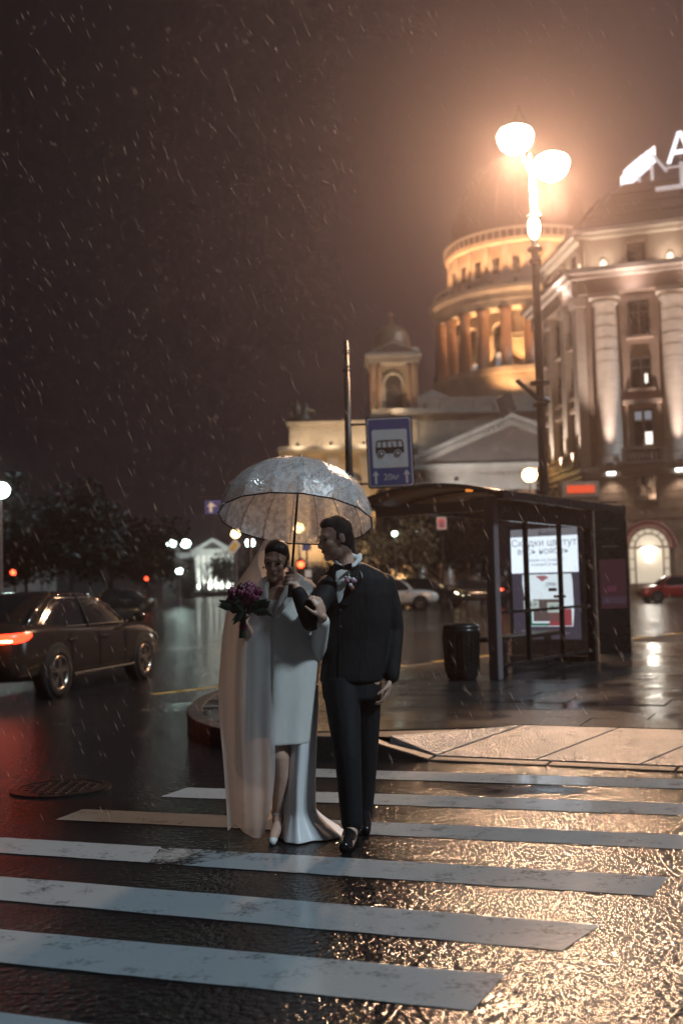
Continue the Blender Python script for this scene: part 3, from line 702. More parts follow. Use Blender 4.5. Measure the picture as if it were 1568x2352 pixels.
f2.tube([pb[0]+V(0,0,.3), P(1530,392,77)], .1, 6); f2.tube([pb[0], pb[0]-V(0,0,2.0)], .12, 6); f2.tube([pb[2], pb[2]-V(0,0,1.9)], .12, 6); f2.tube([pb[-1]-V(0,0,.3), pb[-1]-V(0,0,1.2)], .2, 6)
f2.tube([p-V(0,0,.75) for p in pb], .06, 5); f2.build('sign_frame', LETF, s2)
# red shop sign at the hotel's foot
ra = P(1335, 1123, 70)
rs = thing('kiosk_sign', 'pale kiosk fascia with a glowing red display strip beside the hotel corner', 'sign', (ra.x, 70, 0), world=True)
MB().box((ra.x-1.25,70,ra.z-.5),(ra.x+1.15,71.5,ra.z+.5)).build('fascia', mat('kiosk_cream', (.4,.33,.27), .5), rs)
MB().box((ra.x-.95,69.94,ra.z-.26),(ra.x+.85,69.995,ra.z+.24)).build('display', lamp_mat('red_led', (1,.11,.04), .8), rs)
MB().box((ra.x-1.15,70.1,.0),(ra.x+1.05,71.4,ra.z-.5)).build('kiosk_body', M_HRUST, rs)
# ================================================================== left background buildings
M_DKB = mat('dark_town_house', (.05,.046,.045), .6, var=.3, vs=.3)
M_PALEB = mat('pale_classical_front', (.55,.55,.52), .6, var=.15, vs=.4)
mp_ = P(490,1355,200); ms = 200/FPX
man = thing('exhibition_hall', 'white columned portico with pediment floodlit at the far left end of square', 'building', (mp_.x, 200, 0), world=True)
MX = mp_.x; MHW = 45*ms; z_e = P(490,1268,200).z; z_a = P(490,1236,200).z
MB().box((MX-MHW,201.5,0),(MX+MHW,204,z_e)).build('portico_wall', M_PALEB, man)
for i in range(7):
    x = MX-MHW+.35+i*(2*MHW-.7)/6
    MB().lathe([(.32,.9),(.26,1.1),(.22,z_e-1.0),(.34,z_e-.75)], 10, (x,200,0)).build('column', M_PALEB, man, smooth=True)
MB().box((MX-MHW-.3,199.5,z_e-.75),(MX+MHW+.3,202,z_e+.25)).build('entablature', M_PALEB, man)
MB().prism([(MX-MHW-.5,199.3,z_e+.25),(MX+MHW+.5,199.3,z_e+.25),(MX,199.3,z_a)], (0,6,0)).build('pediment', M_PALEB, man)
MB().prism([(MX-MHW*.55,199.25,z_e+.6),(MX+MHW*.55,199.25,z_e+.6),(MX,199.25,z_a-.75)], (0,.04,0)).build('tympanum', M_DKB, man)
MB().box((MX-MHW-.5,199,0),(MX+MHW+.5,203,.9)).build('step', M_PALEB, man)
wl2 = P(372,1268,203).x
MB().box((wl2,203,0),(MX-MHW,212,z_e-.9)).build('side_wing', mat('dim_wing', (.08,.075,.07), .6), man)
MB().box((wl2-.3,202.5,z_e-.9),(MX-MHW,205,z_e+.1)).build('wing_cornice', M_PALEB, man)
for k in range(4): spot('portico_light', (MX-MHW*.8+k*MHW*.53,200.9,1.2), (MX-MHW*.8+k*MHW*.53,201.5,6), 2600, (.93,1.0,.95), 120, .7, .2, man)
for k in range(3): spot('front_light', (MX-MHW+k*MHW,193,3.5), (MX-MHW*.6+k*MHW*.6,199.4,z_e+1), 1600, (.9,1,.93), 60, .8, .2, man)

def block(name, label, px0, px1, pyt, D, m, wins=(), roofh=1.0):
    a, b = P(px0, pyt, D), P(px1, pyt, D); t = thing(name, label, 'building', ((a.x+b.x)/2, D, 0), world=True)
    MB().box((a.x,D,0),(b.x,D+14,a.z)).build('wall', m, t)
    MB().box((a.x-.4,D-.4,a.z),(b.x+.4,D+14,a.z+.5)).build('cornice', M_PALEB if m is M_PALEB else m, t)
    MB().prism([(a.x-.2,D,a.z+.5),(b.x+.2,D,a.z+.5),(b.x-1,D+5,a.z+.5+roofh),(a.x+1,D+5,a.z+.5+roofh)], (0,.3,0)).build('roof', M_ROOF, t)
    for (wx, wy, lit) in wins:
        c = P(wx, wy, D); w = MB().box((c.x-.55,D-.06,c.z-.9),(c.x+.55,D-.01,c.z+.9)).build('window', lit or M_GLASS, t)
        MB().box((c.x-.04,D-.1,c.z-.9),(c.x+.04,D-.07,c.z+.9)).box((c.x-.55,D-.1,c.z+.25),(c.x+.55,D-.07,c.z+.33)).build('frame', M_FRAME, w)
    return t
LITY = lamp_mat('amber_window', (1,.66,.25), .5); LITW = lamp_mat('white_window', (.9,.95,1), .7)
block('palace', 'pale palace front with lit cornice behind the trees at the left edge', -160, 52, 1195, 120, mat('greyish_palace', (.22,.21,.20), .6, var=.25, vs=.4), [(4,1222,None),(28,1222,None),(4,1262,LITY),(28,1262,None),(2,1305,None)], 2.5)
block('town_house', 'dark town house with stepped gable between trees and white portico', 318, 372, 1262, 170, M_DKB, [(330,1290,None),(345,1290,None),(360,1290,LITY)], 1.2)
block('town_block', 'long low dark block with chimneys beyond the trees', 120, 330, 1250, 190, M_DKB, [(300,1290,LITY)], 2.0)
pal_l = P(10,1215,120); spot('palace_light', (pal_l.x,112,6), (pal_l.x,120,11), 500, (.95,.97,1), 90, .8, .3)

# ================================================================== trees
M_BARK = mat('wet_bark', (.04,.032,.027), .6, var=.3, vs=5, bump=.6, bs=20)
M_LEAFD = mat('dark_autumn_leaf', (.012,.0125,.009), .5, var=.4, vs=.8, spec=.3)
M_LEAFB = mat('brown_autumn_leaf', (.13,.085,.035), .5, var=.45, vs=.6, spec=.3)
def tree(loc, h, r, label, leafm, n=2600, trunk_h=.3, leaf=.17, seed=1, bare=False, group='trees round the square'):
    rnd = random.Random(seed); t = thing('tree', label, 'tree', loc, rnd.uniform(0,6), group)
    tr = MB(); tr.tube([(0,0,-.1),(rnd.uniform(-.1,.1),rnd.uniform(-.1,.1),h*.18),(rnd.uniform(-.2,.2),rnd.uniform(-.2,.2),h*.5),(0,0,h*.9)], [h*.028,h*.02,h*.013,h*.003], 8)
    tips = []
    for i in range(13 if not bare else 18):
        a = rnd.uniform(0,2*PI); z0 = h*rnd.uniform(.2,.6); L_ = r*rnd.uniform(.6,1.0); z1 = z0+L_*rnd.uniform(.35,.9)
        p = [V(0,0,z0), V(math.cos(a)*L_*.5, math.sin(a)*L_*.5, z0+(z1-z0)*.6), V(math.cos(a)*L_, math.sin(a)*L_, z1)]
        tr.tube(p, [h*.011,h*.007,h*.002], 6); tips.append(p)
        for j in range(4 if not bare else 7):
            s = rnd.uniform(.3,1); q = p[0].lerp(p[2], s); b = a+rnd.uniform(-1.2,1.2); l2 = L_*.45
            e = q+V(math.cos(b)*l2, math.sin(b)*l2, l2*rnd.uniform(.2,1.0)); tr.tube([q, e], [h*.004,h*.001], 4); tips.append([q,e,e])
    tr.build('trunk', M_BARK, t, smooth=True)
    cr = MB()
    clumps = [(q[-1]*1.0, rnd.uniform(.5,1.0)*r*.38) for q in tips] + [(V(rnd.uniform(-.6,.6)*r, rnd.uniform(-.6,.6)*r, h*rnd.uniform(.4,.95)), r*.33) for _ in range(14)]
    for i in range(n):
        c, cr_ = clumps[rnd.randrange(len(clumps))]
        d = V(rnd.gauss(0,1), rnd.gauss(0,1), rnd.gauss(0,1)).normalized()*cr_*rnd.random()**.45
        p = c+d; u = V(rnd.gauss(0,1),rnd.gauss(0,1),rnd.gauss(0,1)).normalized(); w = u.orthogonal().normalized(); s = leaf*rnd.uniform(.6,1.3)
        cr.add([p-u*s, p+w*s*.45+V(0,0,s*.1), p+u*s, p-w*s*.45+V(0,0,s*.1)], [(0,1,2,3)])
    cr.build('crown', leafm, t)
    return t
def treep(px, D, pyt, rr, label, m, **k):
    b = P(px, 1345, D); z = P(px, pyt, D).z; return tree((b.x, D, 0), z, rr, label, m, **k)
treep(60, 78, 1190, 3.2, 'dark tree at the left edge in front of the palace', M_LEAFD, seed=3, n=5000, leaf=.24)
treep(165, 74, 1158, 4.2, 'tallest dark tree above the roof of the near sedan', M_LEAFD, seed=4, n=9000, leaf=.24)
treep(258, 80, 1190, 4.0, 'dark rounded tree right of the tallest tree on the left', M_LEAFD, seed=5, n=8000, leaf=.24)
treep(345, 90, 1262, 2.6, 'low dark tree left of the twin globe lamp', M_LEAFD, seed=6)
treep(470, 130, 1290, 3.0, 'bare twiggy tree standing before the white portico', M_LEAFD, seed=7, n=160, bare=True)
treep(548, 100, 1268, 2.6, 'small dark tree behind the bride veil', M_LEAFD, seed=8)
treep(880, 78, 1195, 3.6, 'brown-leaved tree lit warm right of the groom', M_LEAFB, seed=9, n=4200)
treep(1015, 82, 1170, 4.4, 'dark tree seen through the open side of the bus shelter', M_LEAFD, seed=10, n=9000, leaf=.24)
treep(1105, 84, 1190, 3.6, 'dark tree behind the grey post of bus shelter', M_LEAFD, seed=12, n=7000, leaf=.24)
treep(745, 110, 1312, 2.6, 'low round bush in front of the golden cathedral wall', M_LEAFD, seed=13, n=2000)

# ================================================================== far lamps and signals
GLW = lamp_mat('greenish_white_globe', (.75,1.0,.9), 22); GLY = lamp_mat('amber_globe', (1,.68,.26), 16); GLO = lamp_mat('orange_globe', (1,.5,.2), 5)
RED = lamp_mat('red_signal_lens', (1,.06,.02), 12); BLU = lamp_mat('blue_led', (.2,.6,1), 3)
def far_lamp(px, py, D, m, r, label, kind='globe', both=None):
    p = P(px, py, D); t = thing('street_lamp', label, 'street lamp', (p.x, D, 0), group='far street lamps')
    MB().tube([(0,0,0),(0,0,.9),(0,0,p.z-r)], [.11,.08,.05], 8).build('pole', M_GREYM, t)
    MB().lathe([(.16,0),(.16,.5),(.1,.7)], 10).build('base', M_GREYM, t)
    if both:
        w = both
        MB().tube([(-w,0,p.z-.25),(w,0,p.z-.25)], .04, 6).build('arm', M_GREYM, t)
        for s in (-1,1): MB().ell((s*w,0,p.z),(r,r,r*.8)).build('globe', m, t, smooth=True)
    else: MB().ell((0,0,p.z),(r,r,r*.9)).build('globe', m, t, smooth=True)
    return t
far_lamp(410,1249,95,GLW,.42,'twin globe street lamp with greenish white light left of the portico', both=.62)
far_lamp(2,1126,52,GLW,.42,'bright white street lamp cut by the left edge of frame')
far_lamp(96,1263,95,GLY,.3,'upper amber lamp in the dark trees at far left')
far_lamp(110,1287,90,GLY,.3,'lower amber lamp glowing in the dark trees at far left')
far_lamp(318,1311,100,GLY,.34,'amber lamp at the right end of the left trees')
far_lamp(412,1312,100,GLW,.3,'small white lamp below the twin globe lamp')
far_lamp(541,1226,60,GLY,.25,'amber lamp at the left lower rim of umbrella')
far_lamp(574,1247,70,GLW,.3,'white lamp just behind the top of the veil')
far_lamp(1216,1091,80,GLY,.55,'amber lamp glowing above the bus shelter roof')
far_lamp(686,1213,65,GLY,.3,'amber lamp seen through the clear umbrella')
far_lamp(906,1226,75,GLW,.18,'small white lamp among the trees right of the groom')
far_lamp(958,1224,80,GLW,.13,'faint white lamp seen under the shelter roof')
def signal(px, py, D, label, h=.9):
    p = P(px, py, D); t = thing('traffic_light', label, 'traffic light', (p.x, D, 0), group='traffic lights')
    MB().tube([(.0,.15,0),(0,.15,p.z+.3)], .06, 8).build('pole', M_POLE, t)
    bx = MB().box((-.17,-.1,p.z-.72),(.17,.1,p.z+.22)).build('housing', M_BLACKM, t)
    MB(Matrix.Translation((0,-.11,p.z)) @ Matrix.Rotation(PI/2,4,'X')).lathe([(.14,0),(.14,.03),(.05,.05)], 16).build('red_lens', RED, bx)
    for k in (1,2): MB(Matrix.Translation((0,-.11,p.z-.27*k)) @ Matrix.Rotation(PI/2,4,'X')).lathe([(.12,0),(.12,.02)], 16).build('dark_lens', M_GLASS, bx)
    for k in range(3): MB(Matrix.Translation((0,-.11,p.z-.27*k)) @ Matrix.Rotation(PI/2,4,'X')).lathe([(.15,0),(.15,.16)], 14, cap=False, a0=-.2, a1=PI+.2).build('visor', M_BLACKM, bx)
    return t
s_ = signal(691,1297,48,'red traffic light between the bride and groom')
s2_ = signal(32,1315,60,'red traffic light above the near sedan boot')
s3_ = signal(337,1329,90,'small red traffic light above the far dark hatchback')
# plates on the middle signal's pole
pp = P(705,1318,48.3); pt = thing('plate_post', 'slim post with small blue and white plates right of middle traffic light', 'sign', (pp.x,48.3,0), world=True)
MB().tube([(pp.x,48.4,0),(pp.x,48.4,pp.z+1.6)], .04, 6).build('post', M_POLE, pt)
for k,(dz,m) in enumerate(((.0,M_WHITE),(-.42,M_WHITE),(1.2,mat('blue_plate', (.08,.1,.3), .4)))): MB().box((pp.x-.2,48.3,pp.z+dz-.16),(pp.x+.2,48.34,pp.z+dz+.16)).build('plate', m, pt)
# mast with blue direction board and yellow priority diamond
M_BLUE = mat('blue_sign_sheet', (.06,.075,.22), .4, var=.08); M_SWHITE = mat('white_sign_sheet', (.6,.58,.59), .35, var=.08)
q = P(489,1165,30); ms_ = thing('direction_board', 'small blue direction board on a mast arm left of the umbrella', 'sign', (q.x+1.0,30,0), world=True)
MB().box((q.x-.22,30,q.z-.19),(q.x+.42,30.03,q.z+.19)).build('board', M_BLUE, ms_)
MB().prism([(q.x-.1,29.99,q.z-.14),(q.x-.02,29.99,q.z-.14),(q.x-.02,29.99,q.z+.02),(q.x+.1,29.99,q.z+.02),(q.x-.06,29.99,q.z+.15),(q.x-.16,29.99,q.z+.02),(q.x-.1,29.99,q.z+.02)], (0,.008,0)).build('arrow', M_SWHITE, ms_)
MB().tube([(q.x+1.0,30.1,0),(q.x+1.0,30.1,q.z+.35)], .06, 8).tube([(q.x-.35,30.1,q.z+.28),(q.x+1.0,30.1,q.z+.28)], .025, 6).build('mast', M_POLE, ms_)
q = P(537,1256,42); pr = thing('priority_sign', 'tilted yellow and white diamond road sign beside the veil', 'sign', (q.x,42,0), world=True)
def dia(r, y): return [(q.x+r*.82,y,q.z+.06),(q.x+.05,y,q.z+r),(q.x-r*.82,y,q.z-.06),(q.x-.05,y,q.z-r)]
MB().prism(dia(.33,42), (0,.03,0)).build('border', M_SWHITE, pr); MB().prism(dia(.2,41.99), (0,.008,0)).build('face', mat('yellow_sign_sheet', (.6,.42,.06), .4), pr)
MB().tube([(q.x,42.06,0),(q.x,42.06,q.z+.3)], .035, 8).build('post', M_POLE, pr)
# small red and white poster in the shelter's view
q = P(1014,1202,46); po = thing('crossing_sign', 'small square red and white sign hanging beneath the shelter roof', 'sign', (q.x,46,0), world=True)
MB().box((q.x-.2,46,q.z-.26),(q.x+.2,46.03,q.z+.26)).build('plate', M_SWHITE, po); MB().box((q.x-.15,45.99,q.z-.2),(q.x+.15,46.0,q.z+.2)).build('face', mat('red_sign_sheet', (.5,.06,.09), .4, emis=(.5,.06,.09), es=.12), po)
MB().prism([(q.x-.1,45.98,q.z-.14),(q.x+.1,45.98,q.z-.14),(q.x,45.98,q.z+.12)], (0,.008,0)).build('triangle', M_BLUE, po)
MB().tube([(q.x,46.1,0),(q.x,46.1,q.z+.3)], .035, 8).build('post', M_POLE, po)

# ================================================================== street lamp by the shelter
LD = 22.5
lb = P(1262,1480,LD); tp = P(1228,352,LD)
LX = lb.x
lampm = lamp_mat('street_lamp_bowl', (1.0,.66,.42), 90)
sl = thing('street_lamp', 'tall street lamp with two glaring bowl lanterns behind the bus shelter', 'street lamp', (LX,LD,0), world=True)
b_l, b_r, b_m = P(1183,318,LD), P(1266,380,LD+.5), P(1226,522,LD-.1)
MB().tube([(LX,LD,0),(LX,LD,1.4),(LX,LD,7.6),(LX,LD,tp.z)], [.11,.095,.085,.06], 14).build('pole', M_POLE, sl, smooth=True)
MB().lathe([(.24,0),(.24,.12),(.17,.2),(.16,1.1),(.12,1.3)], 14, (LX,LD,0)).build('base', M_POLE, sl)
for b in (b_l, b_r):
    MB().tube([(LX,LD,tp.z-.5),(b.x*.5+LX*.5,(b.y+LD)/2,b.z-.05 if b.z < tp.z else tp.z),(b.x,b.y,b.z+.2)], [.05,.045,.04], 8).build('arm', M_POLE, sl, smooth=True)
    L_ = MB().lathe([(.04,.36),(.1,.34),(.2,.29),(.25,.25),(.25,.235)], 24, tuple(b)).build('lantern_hood', M_POLE, sl, smooth=True)
    MB().lathe([(.22,.235),(.34,.17),(.385,.08),(.38,.0),(.32,-.16),(.2,-.27),(.05,-.31)], 24, tuple(b)).build('bowl', lampm, L_, smooth=True)
    point('bowl_light', b-V(0,0,.58), 4500, (1.0,.60,.36), .26, sl)
c = b_m; L_ = MB().tube([(LX,LD,c.z),(c.x,c.y,c.z)], .04, 6).lathe([(.03,.33),(.14,.28),(.16,.24)], 14, tuple(c)).build('lower_lantern', M_POLE, sl)
MB().ell(c, (.13,.13,.25)).build('bowl', lamp_mat('lower_bowl', (1,.85,.6), 26), L_, smooth=True)
for py, w in ((572,.2),(600,.17),(880,.26),(930,.2)):
    z = P(1240,py,LD).z; MB().lathe([(.12,z-.05),(w*.8,z-.03),(w*.8,z+.03),(.12,z+.05)], 12, (LX,LD,0)).build('clamp', M_POLE, sl)
z = P(1240,900,LD).z
MB().tube([(LX,LD,z-.2),(LX-.5,LD-.1,z+.25)],.05,6).tube([(LX,LD,z-.1),(LX+.2,LD,z-.2)],.05,6).obox((LX-.72,LD,z-.25),(.14,.05,.09),(0,.12,0),(-.06,0,.2)).build('floodlight_bracket', M_BLACKM, sl)

# ================================================================== bus stop sign
BD = 15.0
bp = P(803,1125,BD); bt_ = P(799,782,BD)
bs = thing('bus_stop_sign', 'blue and white bus stop sign with bus symbol on a tall dark pole', 'sign', (bp.x,BD,HK), world=True)
MB().tube([(bp.x,BD,HK),(bp.x,BD,2.6),(bp.x-.005,BD,bt_.z)], [.062,.058,.034], 14).build('pole', M_POLE, bs, smooth=True)
for py in (842,851,806,812):
    z = P(800,py,BD).z; MB().lathe([(.045,z-.012),(.06,z-.008),(.06,z+.008),(.045,z+.012)], 12, (bp.x,BD,0)).build('band', mat('bright_steel', (.6,.58,.55), .2, .9), bs)
s0, s1 = P(847,1119,BD), P(943,960,BD)
cx_, cz_ = (s0.x+s1.x)/2, (s0.z+s1.z)/2; w_, h_ = (s1.x-s0.x)/2, (s1.z-s0.z)/2
tilt = Matrix.Translation((cx_,BD-.06,cz_)) @ Matrix.Rotation(math.radians(-1.3),4,'Y')       # local x right, -y to camera, z up
def rrect(w, h, r, y, n=5):
    out = []
    for (sx, sz, a0) in ((1,1,0),(-1,1,PI/2),(-1,-1,PI),(1,-1,3*PI/2)):
        for k in range(n+1):
            a = a0+PI/2*k/n; out.append((sx*(w-r)+r*math.cos(a), y, sz*(h-r)+r*math.sin(a)))
    return out
MB(tilt).prism(rrect(w_+.02,h_+.02,.04,0), (0,.03,0)).build('backing_frame', M_POLE, bs)
MB(tilt).prism(rrect(w_,h_,.035,-.006), (0,.005,0)).build('white_border', M_SWHITE, bs)
face = MB(tilt).prism(rrect(w_-.016,h_-.016,.028,-.010), (0,.0035,0)).build('blue_face', M_BLUE, bs)
pzc = (.36-.5)*0
MB(tilt).prism([(x, y, z+h_*.10) for x, y, z in rrect(w_*.80,h_*.56,.025,-.014)], (0,.0035,0)).build('white_panel', M_SWHITE, face)
M_BLK = mat('black_sign_ink', (.02,.02,.022), .4)
bw, bh = w_*.64, h_*.22; bz = h_*.13
bus = MB(tilt); y_ = -.018
bus.prism([(-bw,y_,bz-bh*.75),(bw,y_,bz-bh*.75),(bw,y_,bz+.0),(bw*.98,y_,bz+bh*.05),(-bw*.98,y_,bz+bh*.05),(-bw,y_,bz)], (0,.0035,0))
bus.prism([(-bw*.9,y_,bz+bh*.85),(bw*.9,y_,bz+bh*.85),(bw*.86,y_,bz+bh*1.0),(-bw*.82,y_,bz+bh*1.0)], (0,.0035,0))
for k in range(6):
    x = -bw*.95+k*bw*1.9/5; bus.prism([(x-.008,y_,bz+bh*.051),(x+.008,y_,bz+bh*.051),(x*.96+.008,y_,bz+bh*.849),(x*.96-.008,y_,bz+bh*.849)], (0,.0035,0))
bo = bus.build('bus_symbol', M_BLK, face)
for s in (-.62,.55):
    cw = [(s*bw+.052*math.cos(a), -.0215, bz-bh*.8+.052*math.sin(a)) for a in [2*PI*k/18 for k in range(18)]]
    MB(tilt).prism(cw, (0,.003,0)).build('wheel_symbol', M_SWHITE, bo)
    MB(tilt).prism([(s*bw+(p[0]-s*bw)*.78, -.0245, bz-bh*.8+(p[2]-bz+bh*.8)*.78) for p in cw], (0,.0025,0)).build('tyre_symbol', M_BLK, bo)
    MB(tilt).prism([(s*bw+(p[0]-s*bw)*.42, -.0275, bz-bh*.8+(p[2]-bz+bh*.8)*.42) for p in cw], (0,.0025,0)).build('hub_symbol', M_SWHITE, bo)
text('lettering', '20м', .125, tilt @ Matrix.Translation((0,-.014,-h_*.735)) @ Matrix.Rotation(PI/2,4,'X'), M_SWHITE, face, .001)
for s in (-1,1):
    ax_ = s*w_*.7; z0 = -h_*.735
    MB(tilt).prism([(ax_-.014,-.014,z0-.09),(ax_+.014,-.014,z0-.09),(ax_+.014,-.014,z0+.03),(ax_+.045,-.014,z0+.03),(ax_,-.014,z0+.1),(ax_-.045,-.014,z0+.03),(ax_-.014,-.014,z0+.03)], (0,.0035,0)).build('arrow', M_SWHITE, face)
br = MB()
for py in (975,1112):
    z = P(820,py,BD).z; br.tube([(bp.x,BD,z),(cx_+w_,BD-.0,z+.005)], .016, 6)
br.build('bracket', M_POLE, bs)

# ================================================================== bus shelter
O = G(1140,1562,HK); Q = G(1450,1500,HK)
U = (Q-O).normalized(); Vv = V(-U.y, U.x, 0)
def SH(u, v, z): 
    p = O + U*u + Vv*v; return V(p.x, p.y, z)
M_SFR = mat('shelter_grey_frame', (.27,.23,.25), .35, .3, var=.12); M_SDK = mat('shelter_dark_trim', (.025,.022,.022), .3, .3)
M_SGL = bpy.data.materials.new('shelter_glass'); M_SGL.use_nodes = True
N_, L2, p_ = nodes(M_SGL); N_.remove(p_)
tr_ = N_.new('ShaderNodeBsdfTransparent'); tr_.inputs[0].default_value = (.86,.86,.86,1); gl_ = N_.new('ShaderNodeBsdfGlossy'); gl_.inputs['Roughness'].default_value = .06
fz = N_.new('ShaderNodeLayerWeight'); fz.inputs[0].default_value = .08; mx_ = N_.new('ShaderNodeMixShader')
L2.new(fz.outputs['Facing'], mx_.inputs[0]); L2.new(tr_.outputs[0], mx_.inputs[1]); L2.new(gl_.outputs[0], mx_.inputs[2]); L2.new(mx_.outputs[0], N_['Material Output'].inputs[0])
M_AMB = mat('brown_tinted_canopy', (.13,.055,.018), .3, var=.2, vs=2)
shel = thing('bus_shelter', 'glass bus shelter with curved brown canopy and grey posts on the pavement', 'bus shelter', tuple(O), world=True)
UL = 3.45; ZR = 2.5
wn_ = V(U.y, -U.x, 0)   # towards the camera side
def sbox(name, u0, u1, v0, v1, z0, z1, m, parent=shel, bevel=0):
    pts = [SH(u0,v0,z0),SH(u1,v0,z0),SH(u1,v1,z0),SH(u0,v1,z0)]
    return MB().prism(pts, (0,0,z1-z0)).build(name, m, parent, bevel=bevel)
sbox('main_post', -.07,.07,-.07,.07,HK,ZR+.02,M_SFR,bevel=.015)
sbox('far_post', UL-.06,UL+.06,-.06,.06,HK,ZR,M_SDK,bevel=.01)
for u in (0, UL): sbox('roof_beam', u-.05,u+.05,.09,1.72,ZR-.16,ZR-.02,M_SFR,bevel=.01)
for u in (1.05, 2.25): sbox('mullion', u-.025,u+.025,-.03,.03,HK+.14,ZR-.0,M_SDK)
sbox('top_rail', .09,UL-.06,-.05,.05,ZR-.28,ZR-.02,M_SDK); sbox('middle_rail', .09,UL-.06,-.04,-.015,1.0,1.04,M_SDK); sbox('bottom_rail', .09,UL-.06,-.025,.025,HK+.14,HK+.18,M_SDK)
for a, b in ((.09,1.025),(1.075,2.225),(2.275,UL-.06)): sbox('glass_pane', a,b,-.005,.005,HK+.18,ZR-.28,M_SGL)
# canopy: arched across the shelter, panels with dark seams
def arch(v): t = (v+.32)/2.2; return ZR + .02 + .19*math.sin(PI*min(1,max(0,t)))**.8
us = [-.35,.8,2.0,3.1,4.05]
vsn = [-.32+2.2*i/10 for i in range(11)]
for a, b in zip(us[:-1], us[1:]):
    rows = [[SH(u,v,arch(v)) for v in vsn] for u in (a+.02, (a+b)/2, b-.02)]
    sheet('canopy_panel', rows, M_AMB, shel, solid=.02, sub=0)
for u in us:
    MB().tube([SH(u,v,arch(v)-.02) for v in vsn], .028, 6).build('canopy_rib', M_SDK, shel)
for v in (-.32, 1.88): 
    pts = [SH(us[0]-.05,v-.05,arch(v)-.07),SH(us[-1]+.05,v-.05,arch(v)-.07),SH(us[-1]+.05,v+.05,arch(v)-.07),SH(us[0]-.05,v+.05,arch(v)-.07)]
    MB().prism(pts, (0,0,.11)).build('gutter', M_SDK, shel, bevel=.012)
sbox('bench', 1.2,3.2,.35,.75,HK+.42,HK+.48,mat('bench_wood', (.07,.04,.025), .4, stretch=(1,8,1)),bevel=.01)
for u in (1.4,3.0): sbox('bench_leg', u-.03,u+.03,.5,.6,HK,HK+.42,M_SDK)
for u, v in ((.6,.6),(2.0,.5)): MB().lathe([(.05,ZR+.16),(.05,ZR+.19)], 10, tuple(SH(u,v,0))[:2]+(0,)).build('ceiling_light', lamp_mat('canopy_lamp_'+str(u), (1,.3,.04), .9), shel)
# light box in the far end wall, facing back along the shelter
lbx = thing('light_box', 'glowing white and violet advertising light box at the far end of the shelter', 'advertisement', tuple(SH(UL,.8,HK)), world=True)
LN = -U
c0, c1 = PL(1334,1448,SH(UL-.12,0,0),U), PL(1172,1218,SH(UL-.12,0,0),U)
vv = lambda p: (p-O).dot(Vv)
v0, v1, zb, zt_ = vv(c0), vv(c1), .5, c1.z
LBM = Matrix(((-Vv.x, U.x, 0, 0),(-Vv.y, U.y, 0, 0),(0,0,1,0),(0,0,0,1)))   # local x = screen right, y = away
LBT = Matrix.Translation(SH(UL-.12,(v0+v1)/2,(zb+zt_)/2)) @ LBM
bw_, bh_ = abs(v1-v0)/2, (zt_-zb)/2
MB(LBT).box((-bw_-.07,.012,-bh_-.25),(bw_+.07,.14,bh_+.08)).build('case', M_SDK, lbx, bevel=.01)
MB(LBT).box((-bw_-.07,-.06,-bh_-.34),(bw_+.07,.24,-bh_-.26)).build('plinth', M_SDK, lbx)
def lit(name, col, es): return lamp_mat(name, col, es)
scr = MB(LBT).box((-bw_,0,-bh_),(bw_,.008,bh_)).build('violet_poster', lit('poster_violet', (.15,.13,.19), .5), lbx)
zz = lambda f: -bh_+2*bh_*f
zw = zz(.60)
MB(LBT).box((-bw_,-.008,zw),(bw_,-.003,zz(.93))).build('white_panel', lit('poster_white', (.78,.89,1.0), 2.0), scr)
MB(LBT).box((-bw_,-.008,zz(.931)),(bw_,-.003,bh_)).build('grey_heading', lit('poster_grey', (.7,.72,.8), .38), scr)
INK = lamp_mat('poster_ink', (.8,.9,1), .32)
def ptext(s, size, x, f, m=INK, y=-.0095): return text('lettering', s, size, LBT @ Matrix.Translation((x,y,zz(f))) @ Matrix.Rotation(PI/2,4,'X'), m, scr, .0008)
ptext('Avito', .13, .05, .955, mat('poster_rose_ink', (.35,.2,.2), .5))
ptext('Скидки цветут', .155, .0, .87); ptext('весь ноябрь', .145, -.02, .795); ptext('товары со скидкой', .07, .0, .715); ptext('каждый день', .07, .0, .675)
ph = [(x*.74+.03, -.010, z) for x, z in [(-bw_*.98,zz(.585)),(bw_*.98,zz(.585)),(bw_*1.02,zz(.52)),(bw_*1.04,zz(.25)),(bw_*.98,zz(.115)),(-bw_*.78,zz(.115)),(-bw_*.85,zz(.25)),(-bw_*1.0,zz(.5))]]
MB(LBT).prism(ph, (0,.004,0)).build('phone_shape', lit('poster_phone', (.8,.93,1), 1.5), scr)
MB(LBT).box((bw_*.10,-.0145,zz(.12)),(bw_*.76,-.0115,zz(.27))).build('red_patch', lit('poster_red', (.9,.16,.2), .5), scr)
MB(LBT).box((-bw_*.53,-.0145,zz(.12)),(bw_*.098,-.0115,zz(.145))).build('green_patch', lit('poster_green', (.1,.45,.33), .5), scr)
MB(LBT).box((-bw_*.6,-.0145,zz(.146)),(-bw_*.42,-.0115,zz(.28))).build('green_patch', lit('poster_green2', (.1,.45,.33), .5), scr)
MB(LBT).box((-bw_*.38,-.0145,zz(.16)),(bw_*.5,-.0115,zz(.36))).build('picture', lit('poster_picture', (.45,.33,.32), .35), scr)
MB(LBT).box((bw_*.05,-.018,zz(.24)),(bw_*.5,-.015,zz(.33))).build('price_tag', lit('poster_tag', (.85,1,.95), .8), scr)
MB(LBT).box((-bw_*.66,-.018,zz(.27)),(-bw_*.2,-.015,zz(.35))).build('price_tag', lit('poster_tag2', (.85,1,.95), .8), scr)
